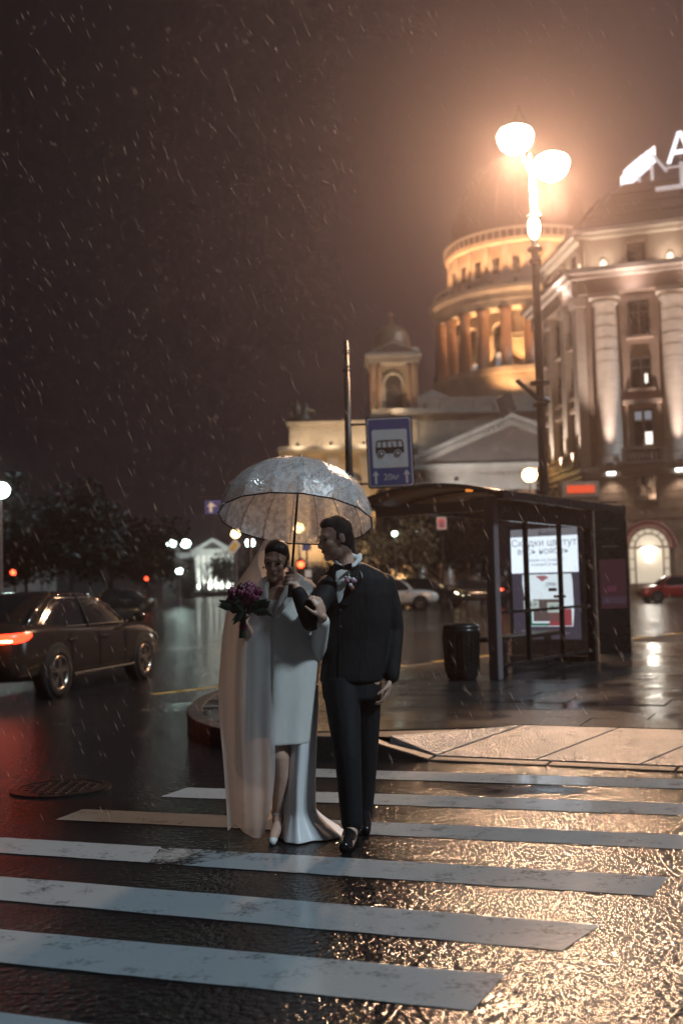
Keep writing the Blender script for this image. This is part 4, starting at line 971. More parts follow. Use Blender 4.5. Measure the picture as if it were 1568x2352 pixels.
MB(LBT).prism([(-bw_*.28,-.018,zz(.57)),(bw_*.0,-.018,zz(.575)),(bw_*.12,-.018,zz(.555)),(-bw_*.08,-.018,zz(.52))], (0,.003,0)).build('red_flash', lit('poster_flash', (.9,.35,.4), .6), scr)
TEAL = mat('poster_teal_ink', (.1,.3,.28), .5)
ptext('2990 ₽', .09, bw_*.25, .49, TEAL, -.0125); ptext('99 ₽', .08, -bw_*.4, .31, TEAL, -.0195); ptext('99 ₽', .085, bw_*.27, .285, TEAL, -.0195)
MB(LBT).box((bw_*.1,-.0145,zz(.43)),(bw_*.35,-.0115,zz(.46))).build('dark_item', lit('poster_item', (.12,.07,.07), .3), scr)
MB(LBT).box((bw_*.25,-.0145,zz(.37)),(bw_*.6,-.0115,zz(.395))).build('dark_item', lit('poster_item2', (.12,.07,.07), .3), scr)
for i, (x, f) in enumerate(((-.55,.07),(-.55,.04),(-.0,.06),(.5,.05))): MB(LBT).box((bw_*x-.12,-.010,zz(f)),(bw_*x+.1,-.006,zz(f+.012))).build('small_print', lit('poster_print%d' % i, (.5,.5,.6), .35), scr)
# dark poster column at the end
pc = thing('poster_panel', 'tall dark poster panel with a dim red-violet poster right of the shelter', 'advertisement', tuple(G(1412,1500,HK)), world=True)
pl, pr_ = G(1377,1502,HK), G(1450,1500,HK); pzt = P(1412,1160,pl.y).z; pd = V(.1,.35,0)
MB().prism([pl,pr_,pr_+pd,pl+pd], (0,0,pzt-HK)).build('case', M_SDK, pc, bevel=.015)
def pq(f0,f1,z0,z1,name,m,off): 
    n = (pr_-pl).cross(V(0,0,1)).normalized(); a = pl.lerp(pr_,f0)+n*off; b = pl.lerp(pr_,f1)+n*off
    return MB().prism([V(a.x,a.y,z0),V(b.x,b.y,z0),V(b.x,b.y,z1),V(a.x,a.y,z1)], -n*.004).build(name, m, pc)
pq(.1,.93,.92,1.75,'poster', lit('dim_poster', (.12,.045,.06), .22), .006); pq(.15,.9,1.0,1.12,'poster_text_band', lit('dim_poster_band', (.13,.08,.12), .25), .011); pq(.3,.6,1.2,1.3,'poster_mark', lit('dim_poster_mark', (.2,.06,.1), .28), .011)
for z in (1.95,2.25,2.55,2.7): pq(.2,.75,z,z+.03,'notice_line', mat('notice_line', (.1,.07,.05), .5), .006)
# litter bin by the post
bc = G(1062,1562,HK)
bn = thing('litter_bin', 'dark round litter bin bracketed to the shelter post', 'bin', tuple(bc))
MB().lathe([(.17,.0),(.19,.03),(.215,.12),(.23,.60),(.24,.62),(.235,.66)], 24).build('body', M_SDK, bn, smooth=True)
MB().lathe([(.235,.66),(.24,.69),(.2,.72),(.12,.715),(.11,.69)], 24, cap=False).build('rim', M_SDK, bn, smooth=True)
for k in range(12):
    a = 2*PI*k/12; MB().tube([(.213*math.cos(a),.213*math.sin(a),.1),(.233*math.cos(a),.233*math.sin(a),.6)], .012, 5).build('slat', M_SDK, bn)
MB().tube([(.22,.04,.5),(.42,.06,.5)], .035, 6).build('bracket', M_SDK, bn)
# ================================================================== vehicles
M_TYRE = mat('wet_tyre_rubber', (.010,.010,.0105), .8, spec=.2); M_RIM = mat('alloy_rim', (.34,.30,.25), .3, .9, var=.1)
M_CGL = mat('car_window_glass', (.01,.011,.013), .05, var=.1, spec=.6); M_CHR = mat('chrome_trim', (.7,.68,.65), .15, 1.0, var=0)
M_TAIL = lamp_mat('tail_lamp_red', (1,.035,.012), 6); M_TAILH = lamp_mat('tail_lamp_core', (1,.22,.1), 22); M_TAILD = mat('dull_red_lens', (.25,.02,.015), .2)
M_HEAD = mat('clear_headlamp', (.5,.5,.5), .1, .3); M_HEADON = lamp_mat('lit_headlamp', (1,.85,.5), 14); M_PLASTIC = mat('black_bumper_plastic', (.012,.012,.012), .8, spec=.2)
def paint(name, col, rough=.22): return mat(name, col, rough, .25, var=.05, coat=.9, rvar=.04)
def car(name, label, col_m, kind='sedan', spokes=False, lights='none', group='cars on the square'):
    t = thing(name, label, 'car', group=group)
    if kind == 'sedan':
        st = [(-2.42,.70,.46,.80,.85),(-2.35,.80,.32,.88,.97),(-2.1,.87,.25,.92,1.05),(-1.6,.90,.22,.95,1.06),(-1.0,.91,.2,.94,1.0),(0,.915,.2,.91,.95),(1.0,.91,.2,.89,.98),(1.5,.90,.22,.87,.95),(2.0,.86,.24,.79,.86),(2.3,.77,.30,.69,.75),(2.42,.64,.42,.58,.63)]
        gb, gt, H, wb, ghw = (-2.02,1.34), (-.92,.22), 1.44, 1.40, (.79,.58); belt = .935; wr = .34
    elif kind == 'suv':
        st = [(-2.3,.76,.5,.95,1.0),(-2.24,.85,.38,1.02,1.1),(-1.9,.91,.3,1.05,1.12),(-1,.93,.27,1.06,1.1),(0,.93,.27,1.04,1.08),(1,.93,.27,1.02,1.12),(1.5,.92,.3,1.0,1.1),(2.0,.88,.32,.95,1.02),(2.24,.8,.38,.82,.9),(2.32,.68,.5,.7,.76)]
        gb, gt, H, wb, ghw = (-2.2,1.15), (-1.75,.25), 1.74, 1.36, (.82,.66); belt = 1.05; wr = .37
    else:
        st = [(-2.05,.7,.46,.86,.92),(-2.0,.79,.34,.93,1.0),(-1.7,.85,.26,.96,1.04),(-1,.87,.22,.95,1.0),(0,.875,.22,.93,.97),(.9,.87,.22,.92,1.0),(1.3,.86,.24,.9,.99),(1.75,.82,.26,.82,.9),(2.0,.74,.34,.7,.76),(2.08,.62,.44,.6,.64)]
        gb, gt, H, wb, ghw = (-1.95,1.2), (-1.45,.3), 1.56, 1.26, (.77,.6); belt = .95; wr = .32
    rings = []
    for (x, hw, zb, sh, tp_) in st:
        s = [(hw*.72,zb),(hw*.96,zb+.06),(hw,zb+.3*(sh-zb)),(hw*.995,zb+.62*(sh-zb)),(hw*.975,sh-.03),(hw*.87,sh+.55*(tp_-sh)),(hw*.5,tp_)]
        rings.append([(x,y,z) for y, z in s] + [(x,-y,z) for y, z in reversed(s)])
    body = MB().loft(rings).build('body', col_m, t, smooth=True, sub=2)
    def gring(f, z, k=1.0):
        x0, x1 = gb[0]+(gt[0]-gb[0])*f, gb[1]+(gt[1]-gb[1])*f; hw = ghw[0]+(ghw[1]-ghw[0])*f
        out = []
        for i in range(36):
            a = 2*PI*i/36; c, s = math.cos(a), math.sin(a); e = .42
            out.append(((x0+x1)/2+(x1-x0)/2*k*math.copysign(abs(c)**e, c), hw*k*math.copysign(abs(s)**.5, s), z+ (-.02*abs(c)**6 if f == 0 else 0)))
        return out
    gl = MB().loft([gring(0,belt), gring(.35,belt+(H-belt)*.42), gring(.72,belt+(H-belt)*.78), gring(.95,H-.055)], cap=False).build('window_glass', M_CGL, t, smooth=True, sub=1)
    MB().loft([gring(.88,H-.075,1.015), gring(.97,H-.05,1.012), gring(1.02,H-.02,.93), gring(1.0,H,.6), gring(1,H+.004,.15)], cap=True).build('roof', col_m, t, smooth=True, sub=1)
    r0, r1 = gring(0,belt-.01,1.012), gring(.45,belt+(H-belt)*.5,1.012); r2 = gring(.95,H-.06,1.012)
    for i, rad in ((4,.045),(14,.055),(22,.055),(32,.045),(9,.03),(27,.03)):
        MB().tube([r0[i],r1[i],r2[i]], rad, 8).build('pillar', col_m if i not in (9,27) else M_PLASTIC, t, smooth=True)
    rows3 = [gring(0,belt-.01,1.014), gring(.35,belt+(H-belt)*.42,1.014), gring(.72,belt+(H-belt)*.78,1.014), gring(.95,H-.05,1.014)]
    for idx in ((19,20,21,22,23,24), (12,13,14,15,16,17)):
        sheet('quarter_panel', [[Vector(q[i]) for i in idx] for q in rows3], col_m, t, solid=.012, sub=1) if kind == 'sedan' else None
    for idx in (range(22,33), range(4,15)):
        rr = list(idx); MB().tube([Vector(r0[i])+V(0,0,.02) for i in rr], .012, 6).build('window_trim', M_CHR, gl)
        MB().tube([Vector(gring(.86,H-.1,1.02)[i]) for i in rr], .012, 6).build('window_trim', M_CHR, gl)
    if spokes: MB().tube([Vector(r0[22])+V(.1,-.01,.02), Vector(r1[22])+V(.1,-.012,0), Vector(gring(.86,H-.1,1.02)[22])+V(.08,0,0)], .024, 6).build('window_trim', M_CHR, gl)
    hwm = st[5][1]
    for sx in (-1,1):
        for sy in (-1,1):
            ly = sy*(hwm-.10)
            aT = Matrix.Translation((sx*wb, sy*(hwm-.012), wr+.01)) @ Matrix.Rotation(-sy*PI/2,4,'X')
            MB(aT).lathe([(wr+.055,-.05),(wr+.055,.004),(wr+.035,.012),(.05,.006)], 28, cap=False).build('wheel_arch', M_PLASTIC, t, smooth=True)
            T = Matrix.Translation((sx*wb, ly, wr)) @ Matrix.Rotation(-sy*PI/2,4,'X')
            w = MB(T).lathe([(wr*.68,-.11),(wr*.93,-.12),(wr,-.08),(wr,.07),(wr*.95,.118),(wr*.72,.125),(wr*.66,.10)], 32, cap=False).build('wheel', M_TYRE, t, smooth=True)
            rm = MB(T).lathe([(wr*.70,.10),(wr*.68,.122),(wr*.62,.118),(wr*.60,.05)], 32, cap=False).lathe([(wr*.62,.045),(.02,.045)], 24, cap=False).build('rim', M_RIM if spokes else M_GREYM, w, smooth=True)
            if spokes or True:
                for k in range(5):
                    for da in (-.13,.13):
                        a = 2*PI*k/5+da+.3
                        MB(T).obox(((wr*.36)*math.cos(a),(wr*.36)*math.sin(a),.098),(wr*.28*math.cos(a),wr*.28*math.sin(a),0),(-.016*math.sin(a),.016*math.cos(a),0),(0,0,.012)).build('spoke', M_RIM, rm)
                MB(T).lathe([(.07,.085),(.07,.115),(.02,.12)], 14).build('hub', M_RIM, rm)
    xr, xf = st[0][0], st[-1][0]
    zl = st[2][3]-.06; hw = st[1][1]
    for sy in (-1,1):
        tl = [[(xr+.50,sy*(st[2][1]*1.002),zl+.07),(xr+.12,sy*(hw*1.02),zl+.06),(xr+.03,sy*hw*.80,zl+.05),(xr+.005,sy*hw*.45,zl+.04)],
              [(xr+.34,sy*(st[2][1]*1.01),zl-.06),(xr+.09,sy*(hw*1.02),zl-.09),(xr+.0,sy*hw*.80,zl-.09),(xr-.02,sy*hw*.45,zl-.08)]]
        tlo = sheet('tail_light', tl, M_TAIL if lights in ('tail','both') else M_TAILD, t, solid=.05, sub=1)
        if lights in ('tail','both'):
            for f0, f1 in ((.62,.78),(.84,1.0)): MB().box((xr-.055,min(sy*hw*f0,sy*hw*f1),zl-.06),(xr+.0+.04,max(sy*hw*f0,sy*hw*f1),zl-.03)).build('bulb', M_TAILH, tlo, bevel=.012)
        hl = [[(xf-.50,sy*st[-3][1]*.99,st[-3][3]-.02),(xf-.14,sy*st[-2][1]*.97,st[-2][3]+.0),(xf-.02,sy*st[-1][1]*.8,st[-1][3]+.0)],
              [(xf-.42,sy*st[-3][1]*1.012,st[-3][3]-.12),(xf-.12,sy*st[-2][1]*1.02,st[-2][3]-.12),(xf+.01,sy*st[-1][1]*.85,st[-1][3]-.1)]]
        sheet('headlight', hl, M_HEADON if lights in ('head','both') else M_HEAD, t, solid=.03, sub=1)
        mz = belt+.03; mxp = gb[1]-.35
        mi = MB().ell((mxp,sy*(hwm+.10),mz+.05),(.07,.11,.075)).tube([(mxp,sy*(hwm-.1),mz-.02),(mxp,sy*(hwm+.04),mz+.03)], .03, 6).build('mirror', col_m, t, smooth=True)
        for dx in (.25,-.75): MB().obox((dx-.25,sy*(hwm*.985+.012),belt-.16),(.11,0,0),(0,.014,0),(0,0,.016)).build('door_handle', M_CHR, t, bevel=.006)
        for dx in (.72,-.15,-1.0): MB().tube([(dx,sy*(hwm*.993),.33),(dx,sy*(hwm*1.003),.6),(dx-.02,sy*(hwm*.985),belt-.05)], .006, 5).build('door_seam', M_PLASTIC, body)
        MB().tube([(-wb+.42,sy*(hwm*1.0),.29),(wb-.42,sy*(hwm*1.0),.29)], .022, 6).build('sill_trim', M_CHR if spokes else M_PLASTIC, t)
    MB().box((xr-.012,-.26,zl-.2),(xr+.03,.26,zl-.08)).build('number_plate', M_SWHITE, t)
    MB().box((xr-.0,-hw*.7,.36),(xr+.08,hw*.7,.5)).build('rear_bumper', M_PLASTIC, t, bevel=.03)
    MB().box((xf-.06,-.42,.5),(xf+.012,.42,.62)).build('grille', M_PLASTIC, t, bevel=.02)
    return t
def place(t, x, y, ang): t.location = (x, y, 0); t.rotation_euler = (0,0,math.radians(ang)); return t
dark = paint('bronze_black_car_paint', (.028,.021,.016), .15); blackp = paint('black_car_paint', (.012,.012,.014)); whitep = paint('white_car_paint', (.62,.6,.58), .3); redp = paint('red_car_paint', (.36,.03,.025), .3)
nc = car('sedan', 'dark bronze sedan with glowing red tail light driving off at the left edge', dark, 'sedan', True, 'tail')
hd = math.radians(76.5); rw = V(-1.38,-.82,0); rot = Matrix.Rotation(hd,3,'Z'); c = V(-3.95,14.75,0)-rot@rw; place(nc, c.x, c.y, 76.5)
b = P(290,1400,76); place(car('hatchback', 'black hatchback passing behind the near sedan', blackp, 'hatch'), b.x, 76, 4)
b = P(905,1393,60); place(car('pickup_car', 'white off-road car with dark grille right of the groom', whitep, 'suv'), b.x+.15, 60, -8)
b = P(985,1393,64); place(car('off_road_car', 'black off-road car with yellow headlights just beyond the white off-road car', blackp, 'suv', lights='head'), b.x, 64, -24)
b = P(1108,1393,70); place(car('hatchback', 'black hatchback half hidden by the grey post of the shelter', blackp, 'hatch'), b.x, 70, -6)
b = P(1548,1380,63); place(car('red_hatchback', 'red hatchback parked before the arched hotel window', redp, 'hatch'), b.x, 63, 183)
b = P(1172,1390,62); place(car('van_like_car', 'black off-road car with red tail lights half hidden by the light box', blackp, 'suv', lights='tail'), b.x+1.2, 64, 60)
# ================================================================== the couple
M_SKIN = mat('skin', (.56,.35,.27), .45, var=.08, vs=25); M_SUIT = mat('black_wool_suit', (.0105,.011,.0135), .75, var=.2, vs=14, spec=.3, bump=.8, bs=16, stretch=(1,1,.45))
M_SHIRT = mat('white_cotton_shirt', (.72,.72,.72), .7, var=.04); M_HAIRD = mat('dark_brown_hair', (.014,.010,.008), .38, var=.35, vs=60, stretch=(1,1,5), bump=.6, bs=90)
M_HAIRB = mat('sleek_black_hair', (.009,.008,.008), .36, var=.3, vs=50, stretch=(6,1,1), bump=.3, bs=80)
M_SHOE = mat('polished_black_leather', (.012,.012,.013), .15); M_COAT = mat('white_wool_coat', (.74,.73,.70), .85, var=.07, vs=14, bump=.5, bs=9, stretch=(1,1,.4))
M_SATIN = mat('white_satin_dress', (.78,.78,.80), .42, var=.04, vs=4, bump=.5, bs=10, stretch=(1.6,1.6,.25)); M_WSHOE = mat('white_leather_shoe', (.74,.72,.7), .3)
M_EYE = mat('dark_eye', (.015,.012,.01), .15); M_LIP = mat('lip', (.30,.10,.09), .35); M_BROW = mat('brow_hair', (.012,.009,.008), .6); M_METAL = mat('bright_ring', (.8,.75,.7), .15, 1.0, var=0)
def frame(fwd, up, o, s=1.0):
    x = Vector(fwd).normalized(); y = Vector(up).cross(x).normalized(); z = x.cross(y)
    return Matrix.Translation(o) @ Matrix(((x.x,y.x,z.x,0),(x.y,y.y,z.y,0),(x.z,y.z,z.z,0),(0,0,0,1))) @ Matrix.Scale(s,4)
def sphere_at(mb, T, c, r, s, M=None):
    """ellipsoid given in head space"""
    R3 = T.to_3x3(); mb.ell(T @ Vector(c), r, M=R3)
def head(mb, T, s, man=True):
    def e(c, r): mb.ell(T @ Vector(c), r, M=T.to_3x3(), nu=18, nv=12)
    e((-.012,0,.036),(.098,.077,.094)); e((.030,0,-.038),(.064,.056,.088)); e((.045,0,.02),(.048,.062,.06))
    e((.072,0,-.104),(.024,.026,.022)); e((.02,.03,-.078),(.05,.028,.035)); e((.02,-.03,-.078),(.05,.028,.035))
    e((.060,.035,-.022),(.03,.026,.03)); e((.060,-.035,-.022),(.03,.026,.03))
    mb.cap([(T@V(.088,0,.022), .011*s), (T@V(.108,0,-.015), .012*s), (T@V(.113,0,-.03), .0135*s), (T@V(.095,0,-.036), .013*s)], 10)
    e((.100,.012,-.034),(.012,.009,.009)); e((.100,-.012,-.034),(.012,.009,.009))
    mb.cap([(T@V(.078,.045,.028), .013*s), (T@V(.090,.015,.028), .012*s), (T@V(.090,-.015,.028), .012*s), (T@V(.078,-.045,.028), .013*s)], 8)
    mb.cap([(T@V(.084,.02,-.058), .008*s), (T@V(.096,0,-.056), .010*s), (T@V(.084,-.02,-.058), .008*s)], 8)
    mb.cap([(T@V(.082,.017,-.071), .008*s), (T@V(.093,0,-.072), .0105*s), (T@V(.082,-.017,-.071), .008*s)], 8)
    for q in (-1,1): e((-.014,q*.077,-.008),(.019,.008,.028))
    mb.cap([(T@V(-.025,0,-.05), .056*s*(1 if man else .86)), (T@V(-.035,0,-.115), .057*s*(1 if man else .8)), (T@V(-.04,0,-.18), .064*s*(1 if man else .85))], 14)
def face_bits(T, s, par, man):
    for q in (-1,1):
        MB().ell(T@V(.0795,q*.031,.004), (.011*s,.0155*s,.0075*s), M=T.to_3x3()*(1/s)).build('eye', M_EYE, par, smooth=True)
        MB().cap([(T@V(.091,q*.016,.027), .0042*s), (T@V(.090,q*.034,.033), .0045*s), (T@V(.078,q*.052,.027), .003*s)], 6).build('eyebrow', M_BROW, par, smooth=True)
    MB().cap([(T@V(.090,.019,-.0645), .0035*s), (T@V(.1035,0,-.0635), .0055*s), (T@V(.090,-.019,-.0645), .0035*s)], 8).build('lips', M_LIP, par, smooth=True)
def hand(mb, wrist, d, palm_n, thumb_side, curl=.35, s=1.0, spread=.05):
    """palm and five fingers: d = along the fingers, palm_n = out of the palm, thumb_side = sideways"""
    d = Vector(d).normalized(); n = Vector(palm_n); n = (n-d*n.dot(d)).normalized(); y = Vector(thumb_side); y = (y-d*y.dot(d)-n*y.dot(n)).normalized()
    w = Vector(wrist); M3 = Matrix(((d.x,y.x,n.x),(d.y,y.y,n.y),(d.z,y.z,n.z)))
    mb.ell(w+d*.05*s, (.052*s,.040*s,.016*s), M=M3); mb.ell(w+d*.03*s+y*.02*s, (.035*s,.022*s,.018*s), M=M3)
    for i, (off, L_) in enumerate(((.030,.072),(.010,.080),(-.011,.074),(-.030,.060))):
        p = w+d*(.088-.004*abs(i-1.2))*s+y*off*s; ch = [(p, .0092*s)]; a = 0; seg = (.45,.32,.23)
        for k, f in enumerate(seg):
            a += curl*(.8+.5*k+.08*i); dd = d*math.cos(a)+n*math.sin(a)+y*(off*spread*20); p = p+dd.normalized()*L_*f*s; ch.append((p, (.0088-.0009*k)*s))
        mb.cap(ch, 8)
    p = w+d*.025*s+y*.034*s; ch = [(p,.012*s)]
    for k, f in enumerate((.036,.030,.024)):
        dd = d*.75+y*(.65-.25*k)+n*(.15+.25*k); p = p+dd.normalized()*f*s; ch.append((p,(.0105-.0012*k)*s))
    mb.cap(ch, 8)
def ering(cx, y, hwpx, dh, Y, n=28, ex=2.5, rot=0.0, z=None, dx=0):
    c = P(cx, y, Y); hw = hwpx*Y/FPX; out = []
    for k in range(n):
        a = 2*PI*k/n; ca, sa = math.cos(a), math.sin(a)
        x = hw*math.copysign(abs(ca)**(2/ex), ca); q = dh*math.copysign(abs(sa)**(2/ex), sa)
        out.append(V(c.x+x*math.cos(rot)-q*math.sin(rot)+dx, c.y+x*math.sin(rot)+q*math.cos(rot), c.z if z is None else z))
    return out

# ------------------------------------------------------------------ umbrella (placed first: the hand closes on its shaft)
un, uf, ul, ur = P(684,1136,5.66), P(682,1253,6.54), P(496,1178,6.1), P(851,1199,6.1)
UC = (un+uf+ul+ur)/4 - V(0,0,.022); ex_ = (ur-ul)/2; ey_ = (uf-un)/2; UN = ex_.cross(ey_).normalized(); ey_ = UN.cross(ex_.normalized()).normalized()*ey_.length
UH = .36
def upt(a, t, k=1.0):
    """a: angle round the shaft, t: 0 apex .. 1 rim"""
    th = t*PI/2*.97; r = math.sin(th)**.92
    return UC + (ex_*math.cos(a) + ey_*math.sin(a))*r*k + UN*(UH*math.cos(th)**.95)*k
M_FILM = bpy.data.materials.new('clear_wet_film'); M_FILM.use_nodes = True
N_, L2, p_ = nodes(M_FILM); N_.remove(p_)
t1 = N_.new('ShaderNodeBsdfTransparent'); t1.inputs[0].default_value = (.93,.93,.95,1)
d1 = N_.new('ShaderNodeBsdfDiffuse'); d1.inputs[0].default_value = (.90,.92,.95,1); d2 = N_.new('ShaderNodeBsdfTranslucent'); d2.inputs[0].default_value = (.85,.83,.82,1)
g1 = N_.new('ShaderNodeBsdfGlossy'); g1.inputs['Roughness'].default_value = .16
tc = N_.new('ShaderNodeTexCoord'); nz = N_.new('ShaderNodeTexNoise'); nz.inputs['Scale'].default_value = 34; nz.inputs['Detail'].default_value = 5; L2.new(tc.outputs['Object'], nz.inputs['Vector'])
bp_ = N_.new('ShaderNodeBump'); bp_.inputs['Strength'].default_value = .7; bp_.inputs['Distance'].default_value = .01; L2.new(nz.outputs['Fac'], bp_.inputs['Height']); L2.new(bp_.outputs[0], g1.inputs['Normal'])
m1 = N_.new('ShaderNodeMixShader'); m1.inputs[0].default_value = .34; L2.new(d1.outputs[0], m1.inputs[1]); L2.new(d2.outputs[0], m1.inputs[2])
m2 = N_.new('ShaderNodeMixShader'); mr_ = N_.new('ShaderNodeMapRange'); mr_.inputs[1].default_value = .38; mr_.inputs[2].default_value = .62; mr_.inputs[3].default_value = .50; mr_.inputs[4].default_value = .92
L2.new(nz.outputs['Fac'], mr_.inputs[0]); L2.new(mr_.outputs[0], m2.inputs[0]); L2.new(t1.outputs[0], m2.inputs[1]); L2.new(m1.outputs[0], m2.inputs[2])
m3 = N_.new('ShaderNodeMixShader'); fz = N_.new('ShaderNodeLayerWeight'); fz.inputs[0].default_value = .12; L2.new(fz.outputs['Facing'], m3.inputs[0]); L2.new(m2.outputs[0], m3.inputs[1]); L2.new(g1.outputs[0], m3.inputs[2])
L2.new(m3.outputs[0], N_['Material Output'].inputs[0])
SB = UC - UN*.42
umb = thing('umbrella', 'clear dome umbrella speckled with raindrops held over the bride and groom', 'umbrella', tuple(SB), world=True)
M_UBLK = mat('black_umbrella_metal', (.015,.014,.014), .3, .4); M_URIB = mat('pale_umbrella_rib', (.35,.33,.34), .3, .6)
NP = 16; off = .11
for k in range(NP):
    a0, a1 = 2*PI*k/NP+off, 2*PI*(k+1)/NP+off; rows = []
    for i in range(1, 11):
        t = i/10; rows.append([upt(a0+(a1-a0)*j/4, t, 1-.018*math.sin(PI*j/4)*t) for j in range(5)])
    sheet('panel', rows, M_FILM, umb, solid=0, sub=1)
    MB().tube([upt(a0, i/10, .985) for i in range(0, 11)], .0022, 5).build('rib', M_URIB, umb)
    MB().tube([upt(a0,1,1.0), upt(a0,1.0,1.0)+(upt(a0,1)-UC).normalized()*.012-UN*.004], .004, 6).build('rib_tip', M_METAL, umb)
    e = [upt(a0+(a1-a0)*j/4, 1.0, 1-.018*math.sin(PI*j/4)) for j in range(5)]
    MB().tube(e, .0042, 5).build('hem', M_UBLK, umb)
MB().tube([UC+UN*(UH+.06), UC+UN*.1, SB], [.0055,.0065,.0075], 8).build('shaft', M_UBLK, umb, smooth=True)
MB().tube([UC-UN*.26, UC-UN*.43], [.013,.014], 10).build('handle', M_UBLK, umb, smooth=True)
MB().tube([UC+UN*(UH-.005), UC+UN*(UH+.02)], [.022,.012], 10).build('ferrule', M_UBLK, umb)
M_DROP = bpy.data.materials.new('raindrop'); M_DROP.use_nodes = True
N_, L2, p_ = nodes(M_DROP); N_.remove(p_)
dt_ = N_.new('ShaderNodeBsdfTranslucent'); dt_.inputs[0].default_value = (.95,.93,.92,1); dg_ = N_.new('ShaderNodeBsdfGlossy'); dg_.inputs['Roughness'].default_value = .25
dm_ = N_.new('ShaderNodeMixShader'); dm_.inputs[0].default_value = .45; L2.new(dt_.outputs[0], dm_.inputs[1]); L2.new(dg_.outputs[0], dm_.inputs[2]); L2.new(dm_.outputs[0], N_['Material Output'].inputs[0])
dr = MB()
for i in range(4200):
    a = random.uniform(0,2*PI); t = math.sqrt(random.random())*.97+.02; p = upt(a, t, 1.003); r = random.uniform(.0014,.0040)
    u = UN.orthogonal().normalized(); w = UN.cross(u); n_ = (p-UC).normalized()
    u = n_.orthogonal().normalized(); w = n_.cross(u)
    dr.add([p+u*r, p+w*r, p-u*r, p-w*r, p+n_*r*.8, p-n_*r*.5], [(0,1,4),(1,2,4),(2,3,4),(3,0,4),(1,0,5),(2,1,5),(3,2,5),(0,3,5)])
dr.build('raindrops', M_DROP, umb)['kind'] = 'stuff'

# ------------------------------------------------------------------ groom
gz = G(812,1915)
groom = thing('person', 'man in black suit and bow tie holding the umbrella, looking at the bride', 'person', (gz.x, gz.y, 0), world=True)
GS = UC-UN*.315 + V(-.010,-.006,0)                       # grip point on the shaft
hp = P(770,1238,6.2); HT = frame((-.90,-.40,-.16), (-.10,0,1), hp, .93)
bd = MB(); head(bd, HT, .93, True)
sh_r, el_r, wr_r = P(752,1342,6.2), P(714,1428,6.02), P(674,1362,5.98)
wr_r = GS + V(.048,-.01,-.088)
sh_l, el_l, wr_l = P(886,1340,6.3), P(901,1448,6.33), P(896,1552,6.24)
bd.loft([ering(*r) for r in ((805,1300,34,.06,6.25),(815,1325,62,.085,6.25),(820,1370,70,.10,6.25),(818,1450,62,.1,6.25),(812,1520,62,.1,6.25),(808,1575,64,.11,6.25))])
bd.cap([(sh_r,.055),(el_r,.042),(wr_r,.029)]); bd.cap([(sh_l,.055),(el_l,.043),(wr_l,.03)])
hpR, knR, anR = P(783,1572,6.22), P(799,1738,6.10), P(808,1893,6.07); hpL, knL, anL = P(834,1572,6.3), P(838,1738,6.36), P(832,1876,6.46)
for h_, k_, a_ in ((hpR,knR,anR),(hpL,knL,anL)):
    bd.cap([(h_,.09),(k_,.058),(a_,.04)]); bd.cap([(a_,.04),(V(a_.x-.01,a_.y-.06,.045),.035),(V(a_.x-.02,a_.y-.15,.035),.03)])
# right hand: palm beside the shaft, four fingers wrapped round it, thumb above
shx = (wr_r-GS); 
bd.ell(GS+V(.020,.006,-.004), (.027,.026,.046)); bd.cap([(wr_r,.029),(GS+V(.030,.004,-.045),.027)])
side = V(1,.15,0).normalized(); front = V(.12,-1,0).normalized()
for i in range(4):
    c0 = GS + UN*(.034-.0215*i); R_ = .0235-.0008*i; ch = []
    for k in range(7):
        a = math.radians(20-38*k); q = side*math.cos(a)*R_ - front*math.sin(a)*R_
        ch.append((c0+q+V(0,0,-.002*k), .0095-.0004*k))
    bd.cap(ch, 8)
bd.cap([(GS+V(.028,-.004,.02),.012),(GS+V(.014,-.024,.046),.0105),(GS+V(-.008,-.026,.060),.009)], 8)
hand(bd, wr_l+V(0,-.005,-.03), (-.32,-.15,-1), (-.8,.2,.1), (-.1,-1,0), .32, 1.02)
body = blob('body', bd, M_SKIN, groom, voxel=.0055, smooth=3)
face_bits(HT, .93, groom, True)
hr = MB()
def he(c, r): hr.ell(HT@Vector(c), tuple(k*1.0 for k in r), M=HT.to_3x3(), nu=18, nv=12)
he((-.026,0,.054),(.098,.0815,.090)); he((-.05,0,.0),(.072,.0785,.08)); he((.02,0,.098),(.062,.062,.040)); he((-.07,0,-.045),(.04,.062,.05))
hr.cap([(HT@V(.010,.066,.03),.012),(HT@V(.012,.067,-.005),.008)],8); hr.cap([(HT@V(.010,-.066,.03),.012),(HT@V(.012,-.067,-.005),.008)],8)
blob('hair', hr, M_HAIRD, groom, voxel=.006, smooth=4)
# jacket
jk = MB()
tors = [(803,1291,30,.062,6.26),(808,1302,50,.085,6.26),(813,1316,72,.10,6.26),(817,1332,82,.118,6.26),(820,1365,84,.132,6.26),(821,1420,81,.135,6.26),(818,1470,78,.128,6.26),(812,1520,77,.138,6.26),(807,1548,76,.145,6.26),(805,1566,75,.147,6.26)]
tors = [(c, y, h*.94, d*.95, Y) for c, y, h, d, Y in tors]
jk.loft([ering(*r) for r in tors])
jk.cap([(sh_r+V(.01,0,-.01),.066),(sh_r.lerp(el_r,.5),.062),(el_r,.056),(el_r.lerp(wr_r,.5),.052),(el_r.lerp(wr_r,.98),.043)],14)
jk.cap([(sh_l+V(-.01,0,-.005),.068),(sh_l.lerp(el_l,.5)+V(.012,0,0),.062),(el_l+V(.01,0,0),.058),(el_l.lerp(wr_l,.55)+V(.008,0,0),.053),(wr_l+V(.008,0,.0),.047)],14)
jacket = blob('jacket', jk, M_SUIT, groom, voxel=.009, smooth=8)
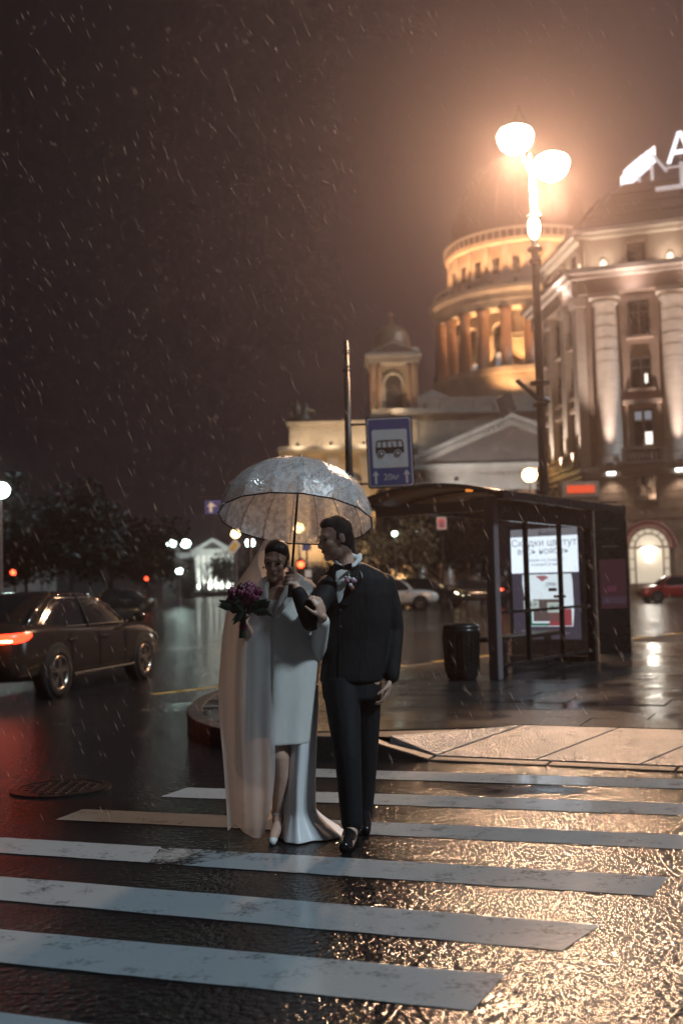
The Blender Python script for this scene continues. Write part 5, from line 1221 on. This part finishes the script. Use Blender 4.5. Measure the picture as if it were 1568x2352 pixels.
# jacket skirts flare and vent line, lapels, buttons, pocket
def chest(px, py, lift): # point on the front of the torso ellipse
    for a, b in zip(tors[:-1], tors[1:]):
        if a[1] <= py <= b[1]:
            f = (py-a[1])/(b[1]-a[1]); cx = a[0]+(b[0]-a[0])*f; hw = a[2]+(b[2]-a[2])*f; dh = a[3]+(b[3]-a[3])*f; break
    else: cx, hw, dh = tors[0][0], tors[0][2], tors[0][3]
    s = max(-.97, min(.97, (px-cx)/hw)); q = dh*(1-abs(s)**2.5)**(1/2.5)
    return P(px, py, 6.26-q*.985-lift)
rows = []
for i in range(13):
    y = 1289+(1386-1289)*i/12; f = i/12
    xl = 775+(767-775)*min(1,f*2) if f < .5 else 767+(776-767)*(f-.5)*2
    xr_ = 818+(783-818)*f**.75 if f < 1 else 780
    xr_ = max(xr_, xl+1.5); rows.append([chest(xl+(xr_-xl)*k/4, max(y,1293), .0065) for k in range(5)])
sheet('shirt', rows, M_SHIRT, groom, solid=.004, sub=1)
colr = MB()
colr.cap([(HT@V(-.075,.02,-.125),.022),(P(826,1284,6.2),.017),(P(812,1299,6.14),.013),(P(800,1303,6.12),.009)],8); colr.cap([(P(826,1276,6.23),.016),(P(822,1290,6.17),.014)],8); colr.cap([(P(790,1303,6.12),.009),(P(776,1296,6.15),.011),(P(766,1286,6.2),.012)],8)
blob('shirt_collar', colr, M_SHIRT, groom, voxel=.006, smooth=3)
tie = MB(); tc_ = P(787,1303,6.09)
tie.loft([[tc_+V(s*w,-.0+dy,h_) for (h_,dy) in ((hh,-.012),(-hh,-.012),(-hh,.01),(hh,.01))] for s, w, hh in ((-1,.052,.024),(-1,.03,.019),(-1,.008,.011),(1,.008,.011),(1,.03,.019),(1,.052,.024))])
tie.ell(tc_+V(0,-.004,0),(.012,.014,.013)); tie.build('bow_tie', mat('black_satin_bow', (.008,.008,.01), .35), groom, smooth=False, bevel=.004)
M_LAP = mat('black_satin_lapel', (.012,.0125,.015), .42)
for side_, pl_ in (('r', [(822,1290),(838,1296),(832,1330),(800,1392),(783,1388),(800,1345)]), ('l', [(768,1296),(757,1302),(752,1335),(764,1394),(775,1390),(766,1345)])):
    top = [chest(x, y, .012) for x, y in pl_]; MB().prism(top, (0,.01,0)).build('lapel', M_LAP, groom, bevel=.002)
for y in (1402,1440): MB().ell(chest(781,y,.004), (.009,.005,.009)).build('button', M_BLK, groom, smooth=True)
MB().tube([chest(781,1392,.002),chest(780,1470,.002),chest(776,1560,.003)], .003, 5).build('front_edge', M_LAP, groom)
tr = MB()
tr.loft([ering(*r) for r in ((806,1540,66,.115,6.26),(806,1575,67,.125,6.26),(806,1605,64,.12,6.25))])
for h_, k_, a_ in ((hpR,knR,anR),(hpL,knL,anL)): tr.cap([(h_,.108),(h_.lerp(k_,.5),.094),(k_,.076),(k_.lerp(a_,.5),.069),(a_+V(0,0,.005),.061)],14)
blob('trousers', tr, M_SUIT, groom, voxel=.009, smooth=7)
def shoe(heel, dirv, L_, m, par, lift=0, name='shoe'):
    d = V(*dirv).normalized(); mb = MB(); h_ = Vector(heel)
    mb.cap([(h_+V(0,0,.05+lift),.042),(h_+d*L_*.3+V(0,0,.055+lift*.7),.043),(h_+d*L_*.62+V(0,0,.038+lift*.2),.043),(h_+d*L_*.85+V(0,0,.03),.034)],12)
    mb.ell(h_+d*L_*.45+V(0,0,.012+lift*.4),(.04,.05,.012))
    o = blob(name, mb, m, par, voxel=.006, smooth=4)
    MB().obox(h_+d*.01+V(0,0,.012+lift), d*.03, V(-d.y,d.x,0)*.032, (0,0,.012)).build('heel', m, o, bevel=.004)
    return o
shoe((anR.x,anR.y+.04,0), (-.18,-1,0), .29, M_SHOE, groom); shoe((anL.x,anL.y+.04,0), (.05,-1,0), .29, M_SHOE, groom, lift=.05)
# buttonhole flower pinned to the lapel
bc_ = chest(806,1336,.02); bt2 = thing('buttonhole_flower', 'small pink and white buttonhole flower pinned on the suit lapel', 'flower', tuple(bc_), world=True)
M_PINKF = mat('pink_petal', (.55,.25,.36), .5, var=.3, vs=60); M_PALEF = mat('pale_petal', (.68,.60,.64), .5); M_GREENF = mat('dark_green_leaf', (.014,.028,.018), .45, var=.3, vs=30)
for i,(dx,dz,m,r) in enumerate(((-.022,.008,M_PINKF,.015),(.012,.010,M_PALEF,.014),(-.004,-.02,M_PALEF,.013),(.022,.004,M_PINKF,.012),(-.012,.02,M_PALEF,.012),(.004,-.036,mat('copper_bud',(.35,.14,.1),.5),.014))):
    MB().ell(bc_+V(dx,-.008,dz),(r,r*.8,r)).build('blossom', m, bt2, smooth=True)
for i in range(5):
    a = .6+i*.5; MB().cap([(bc_,.004),(bc_+V(.035*math.cos(a),-.006,.04*math.sin(a)),.006),(bc_+V(.05*math.cos(a),-.004,.052*math.sin(a)),.001)],6).build('leaf', M_GREENF, bt2)
MB().tube([bc_+V(0,-.004,-.03), bc_+V(-.006,-.004,-.06)], .004, 6).build('stem', M_GREENF, bt2)

BY = .10
def PB(px, py, Y): return P(px, py, Y+BY)
def eringB(cx, y, hw, dh, Y, **k): return ering(cx, y, hw, dh, Y+BY, **k)
# ------------------------------------------------------------------ bride
bz_ = G(650,1908); BX = bz_.x
bride = thing('person', 'woman in white coat, long veil and slit white dress holding a bouquet', 'person', (bz_.x, bz_.y, 0), world=True)
bh = PB(634,1289,6.13); BT = frame((-.18,-1,-.26), (.10,0,1), bh, .875)
bb = MB(); head(bb, BT, .875, False)
bb.loft([eringB(*r) for r in ((640,1348,20,.05,6.16),(642,1360,44,.06,6.17),(643,1385,52,.085,6.17),(644,1440,44,.085,6.18),(646,1490,40,.08,6.19),(650,1560,54,.10,6.2),(652,1600,54,.10,6.2))])
s_r, e_r, w_r = PB(596,1368,6.14), PB(574,1462,6.08), P(560,1432,5.94)
s_l, e_l, w_l = PB(690,1366,6.2), PB(728,1492,6.14), P(742,1417,5.97)
bb.cap([(s_r,.042),(e_r,.034),(w_r,.024)]); bb.cap([(s_l,.042),(e_l,.034),(w_l,.024)])
hR, kR, cR, aR = PB(632,1600,6.2), PB(643,1738,6.08), PB(645,1782,6.1), PB(637,1866,6.14)
hL, kL, aL = PB(676,1600,6.24), PB(680,1740,6.24), PB(686,1880,6.32)
bb.cap([(hR,.08),(kR,.052),(cR,.047),(aR,.031)]); bb.cap([(hL,.08),(kL,.052),(aL,.033)])
fR = V(aR.x-.02, aR.y-.15, .03); bb.cap([(aR,.031),(V(aR.x,aR.y-.02,.075),.03),(V(aR.x-.012,aR.y-.09,.045),.03),(fR,.022)])
bb.cap([(aL,.031),(V(aL.x,aL.y-.1,.05),.03)])
hand(bb, w_r, (-.12,-.25,.9), (.6,-.8,.1), (.5,.5,0), .9, .9)
hand(bb, w_l, (-.28,-.16,.9), (-.5,.5,0), (-.6,-.7,0), .45, .95)
blob('body', bb, M_SKIN, bride, voxel=.0055, smooth=3)
face_bits(BT, .875, bride, False)
hb = MB()
def hbe(c, r): hb.ell(BT@Vector(c), r, M=BT.to_3x3(), nu=18, nv=12)
hbe((-.016,0,.060),(.093,.0815,.084)); hbe((-.045,0,.01),(.065,.080,.09)); hbe((-.028,.058,.02),(.055,.025,.065)); hbe((-.028,-.058,.02),(.055,.025,.065)); hbe((-.115,0,-.01),(.045,.05,.045))
blob('hair', hb, M_HAIRB, bride, voxel=.006, smooth=4)
for q in (-1,1): MB().ell(BT@V(-.005,q*.086,-.052), .007).build('earring', M_METAL, bride, smooth=True)
# bodice and skirt
MB().loft([eringB(*r) for r in ((642,1372,50,.088,6.165),(643,1392,55,.098,6.165),(644,1440,48,.095,6.175),(646,1490,44,.092,6.185),(650,1545,58,.112,6.195),(652,1590,60,.116,6.2))]).build('bodice', M_SATIN, bride, smooth=True, sub=1)
rows = []; cxs = PB(684,1600,6.20)
for i in range(30):
    f = i/29; z = .86*(1-f)+.006*f; g = max(0, (f-.84)/.16)
    rx = .118-.030*min(1, f/.35)+.010*f+.05*g**1.5; ry = .13+.05*f+.07*g
    row = []
    for k in range(57):
        ph = math.radians(-58 + 330*k/56); tr_ = .115*g**1.5*max(0, math.sin(ph))          # train swept to the right
        r1 = 1+(.09*math.sin(ph*5+f*2.6)+.05*math.sin(ph*11+f*1.4))*(.3+.7*f)
        row.append(V(cxs.x+.010*math.sin(f*6)+rx*r1*math.sin(ph)+tr_, cxs.y-ry*r1*math.cos(ph)+.02*f, z))
    rows.append(row)
sheet('skirt', rows, M_SATIN, bride, solid=.003, sub=1)
# coat worn over the shoulders
co = [(1322,648,34,.08),(1334,652,58,.11),(1350,654,76,.145),(1385,654,83,.165),(1440,652,86,.175),(1500,650,84,.18),(1560,648,82,.18),(1630,645,79,.175),(1690,642,78,.17),(1704,642,78,.17)]
rows = []
for i,(y,cx,hw,dh) in enumerate(co):
    c = PB(cx,y,6.18); w = hw*6.18/FPX; row = []; f = i/(len(co)-1)
    for k in range(41):
        st_ = -13 if i > 2 else (14 if i == 0 else 4)
        ph = math.radians(st_ + (335-abs(st_)*0-20)*k/40)
        ed = 1+ (.03*math.sin(ph*6+f*3)+.018*math.sin(ph*11+1.7))*f + (.03 if k in (0,1) else 0)
        row.append(V(c.x+w*ed*math.sin(ph), c.y-dh*ed*math.cos(ph), c.z))
    rows.append(row)
coat = sheet('coat', rows, M_COAT, bride, solid=.014, sub=2)
cl = MB()
for r_, q in ((0,-13),): 
    cl.cap([(PB(668,1316,6.16),.020),(PB(690,1330,6.12),.024),(PB(672,1360,6.02),.022),(PB(648,1396,6.0),.016),(PB(634,1424,6.0),.006)],10); cl.cap([(PB(612,1336,6.1),.018),(PB(610,1372,6.02),.018),(PB(622,1410,6.0),.006)],10)
blob('coat_collar', cl, M_COAT, bride, voxel=.008, smooth=5)
slv = MB(); slv.cap([(e_l+V(0,0,-.02),.052),(e_l.lerp(w_l,.5),.05),(e_l.lerp(w_l,.85),.044)],14); slv.cap([(PB(712,1380,6.22),.05),(e_l+V(.0,0.02,-.02),.054)],12)
blob('coat_sleeve', slv, M_COAT, bride, voxel=.009, smooth=6)
# shoes
sh_ = MB(); hpos = V(aR.x, aR.y+.035, 0)
sh_.cap([(fR+V(0,.03,-.004),.029),(fR+V(0,-.025,-.01),.022)],10); sh_.tube([hpos+V(0,0,.0),hpos+V(0,0,.06)],[.007,.016],8); sh_.cap([(hpos+V(0,-.01,.06),.024),(fR+V(.006,.08,.0),.016)],8)
shoe1 = blob('shoe', sh_, M_WSHOE, bride, voxel=.0055, smooth=3)
MB(Matrix.Translation(aR) @ Matrix.Rotation(.25,4,'X')).lathe([(.036,-.006),(.0375,0),(.036,.006)], 18, cap=False).build('ankle_strap', M_WSHOE, shoe1, smooth=True)
# veil: a sheer fall of tulle from the crown of the head down to the road
M_TULLE = bpy.data.materials.new('white_tulle'); M_TULLE.use_nodes = True
N_, L2, p_ = nodes(M_TULLE); N_.remove(p_)
t1 = N_.new('ShaderNodeBsdfTransparent'); d1 = N_.new('ShaderNodeBsdfDiffuse'); d1.inputs[0].default_value = (.86,.84,.84,1); d2 = N_.new('ShaderNodeBsdfTranslucent'); d2.inputs[0].default_value = (.84,.79,.77,1)
m1 = N_.new('ShaderNodeMixShader'); m1.inputs[0].default_value = .5; L2.new(d1.outputs[0], m1.inputs[1]); L2.new(d2.outputs[0], m1.inputs[2])
m2 = N_.new('ShaderNodeMixShader'); lw = N_.new('ShaderNodeLayerWeight'); lw.inputs[0].default_value = .35; mr_ = N_.new('ShaderNodeMapRange'); mr_.inputs[3].default_value = .74; mr_.inputs[4].default_value = .96
L2.new(lw.outputs['Facing'], mr_.inputs[0]); L2.new(mr_.outputs[0], m2.inputs[0]); L2.new(t1.outputs[0], m2.inputs[1]); L2.new(m1.outputs[0], m2.inputs[2]); L2.new(m2.outputs[0], N_['Material Output'].inputs[0])
ve = [(1238,634,26,-62,.07),(1250,634,36,-64,.10),(1270,634,46,-60,.13),(1292,632,57,-42,.15),(1318,632,76,-22,.17),(1345,632,93,-12,.185),(1380,632,107,-6,.20),(1430,632,119,-3,.215),(1500,632,125,-2,.225),(1570,632,129,-2,.235),(1640,632,128,1,.24),(1710,632,119,3,.24),(1770,632,114,3,.24),(1830,632,110,-1,.24),(1868,632,107,-6,.24),(1893,630,104,-10,.23)]
rows = []
for i,(y,cx,hw,a0,dh) in enumerate(ve):
    c = PB(cx,y,6.2); w = hw*6.2/FPX; row = []; f = i/(len(ve)-1); z = max(c.z, .012)
    for k in range(61):
        ph = math.radians(a0 - (205+a0)*k/60); fo = min(1,max(0,(f-.25)*1.6))
        r1 = 1+fo*(.026*math.sin(ph*9+f*2.0+1.2*math.sin(ph*3))+.016*math.sin(ph*23+1+f*3))
        zz_ = z + (.03*math.sin(ph*5)*(f > .97) if f > .97 else 0)
        row.append(V(c.x+w*r1*math.sin(ph), c.y-dh*r1*math.cos(ph)+(.02 if i < 3 else 0), max(zz_,.012)))
    rows.append(row)
sheet('veil', rows, M_TULLE, bride, solid=0, sub=2)
# bouquet
bq = P(566,1372,5.88); boq = thing('bouquet', 'bouquet of dark magenta tulips with green leaves in the hand of the bride', 'bouquet', tuple(bq), world=True)
M_TUL = [mat('magenta_tulip_%d' % i, c, .35, var=.35, vs=40) for i, c in enumerate(((.09,.008,.03),(.13,.02,.05),(.06,.007,.02),(.18,.05,.09)))]
rnd = random.Random(5)
hands = P(558,1424,5.92)
for i in range(13):
    a = rnd.uniform(0,2*PI); rr = .080*math.sqrt((i+.5)/13); c = bq+V(rr*1.05*math.cos(i*2.4)-.004, -.05+rr*.45, rr*.62*math.sin(i*2.4)+.012)
    d = (c-hands).normalized(); u = d.orthogonal().normalized(); w = d.cross(u); fl_ = MB()
    M3 = Matrix(((u.x,w.x,d.x),(u.y,w.y,d.y),(u.z,w.z,d.z)))
    for k in range(6):
        b_ = 2*PI*k/6; fl_.ell(c+(u*math.cos(b_)+w*math.sin(b_))*.0145+d*(.004*(k % 2)), (.0165,.0165,.026), M=M3, nu=8, nv=6)
    fl_.build('tulip', M_TUL[i % 4], boq, smooth=True)
    MB().tube([c-d*.02, hands+(c-hands)*.25, hands], .0035, 5).build('stem', M_GREENF, boq)
for i in range(36):
    a = rnd.uniform(0,2*PI); o_ = bq+V(.07*math.cos(a), -.02+rnd.uniform(-.03,.03), -.045+.04*math.sin(a)); d = (V(math.cos(a)*1.0, rnd.uniform(-.6,.1), rnd.uniform(-.35,.7) if i > 6 else -.6)).normalized(); L_ = rnd.uniform(.05,.095); s = d.cross(V(0,1,.3)).normalized()*.019
    MB().loft([[o_-s*.5,o_+V(0,-.002,0),o_+s*.5,o_+V(0,.002,0)],[o_+d*L_*.4-s,o_+d*L_*.4+V(0,-.005,0),o_+d*L_*.4+s,o_+d*L_*.4+V(0,.003,0)],[o_+d*L_-s*.06,o_+d*L_,o_+d*L_+s*.06,o_+d*L_+V(0,.002,0)]]).build('leaf', M_GREENF, boq)
MB().tube([hands+V(0,0,.012),hands-V(.0,.0,.02),hands+V(-.005,-.004,-.10)], [.018,.017,.02], 10).build('stem_bunch', M_GREENF, boq)
MB().lathe([(.021,-.012),(.022,.012)], 14, tuple(hands-V(0,0,.04)), cap=False).build('ribbon', mat('dark_wine_ribbon', (.12,.02,.04), .4), boq, smooth=True)

# ================================================================== rain and wet air
rn = MB(); rnd = random.Random(21); sl_d = V(.46,-.05,-1).normalized()
for i in range(2600):
    y = 5.5+9.5*rnd.random()**.8; p = V(rnd.uniform(-.36,.36)*y*1.1+rnd.uniform(-1,1), y, rnd.uniform(.1, 1.4+.62*y+.5))
    L_ = rnd.uniform(.03,.09)*(.6+y*.06); r = rnd.uniform(.0009,.0014)*(.7+y*.065); d = (sl_d+V(rnd.gauss(0,.02),0,0)).normalized(); u = d.orthogonal().normalized(); w = d.cross(u)
    rn.add([p-d*L_*.5, p+u*r, p+(-u*.5+w*.87)*r, p+(-u*.5-w*.87)*r, p+d*L_*.5], [(0,1,2),(0,2,3),(0,3,1),(4,2,1),(4,3,2),(4,1,3)])
M_RAIN = bpy.data.materials.new('falling_rain'); M_RAIN.use_nodes = True
N_, L2, p_ = nodes(M_RAIN); N_.remove(p_)
t1 = N_.new('ShaderNodeBsdfTransparent'); d1 = N_.new('ShaderNodeBsdfDiffuse'); d1.inputs[0].default_value = (.85,.85,.88,1); d2 = N_.new('ShaderNodeBsdfTranslucent'); d2.inputs[0].default_value = (.9,.9,.92,1)
m1 = N_.new('ShaderNodeMixShader'); m1.inputs[0].default_value = .95; L2.new(d1.outputs[0], m1.inputs[1]); L2.new(d2.outputs[0], m1.inputs[2]); m2 = N_.new('ShaderNodeMixShader'); m2.inputs[0].default_value = .4
L2.new(t1.outputs[0], m2.inputs[1]); L2.new(m1.outputs[0], m2.inputs[2]); L2.new(m2.outputs[0], N_['Material Output'].inputs[0])
ro = rn.build('rain', M_RAIN); ro['kind'] = 'stuff'; ro['label'] = 'fine slanting rain falling through the lamp light'; ro['category'] = 'rain'
hz = MB().box((-160,-25,-1.0),(180,260,92)).build('haze', None); hz['kind'] = 'stuff'; hz['label'] = 'thin wet haze glowing around the street lamps'; hz['category'] = 'haze'
hm = bpy.data.materials.new('wet_haze'); hm.use_nodes = True; N_, L2, p_ = nodes(hm); N_.remove(p_)
vo = N_.new('ShaderNodeVolumePrincipled'); vo.inputs['Density'].default_value = .0016; vo.inputs['Color'].default_value = (.96,.80,.80,1); vo.inputs['Anisotropy'].default_value = .78
L2.new(vo.outputs[0], N_['Material Output'].inputs['Volume']); hz.data.materials.append(hm)
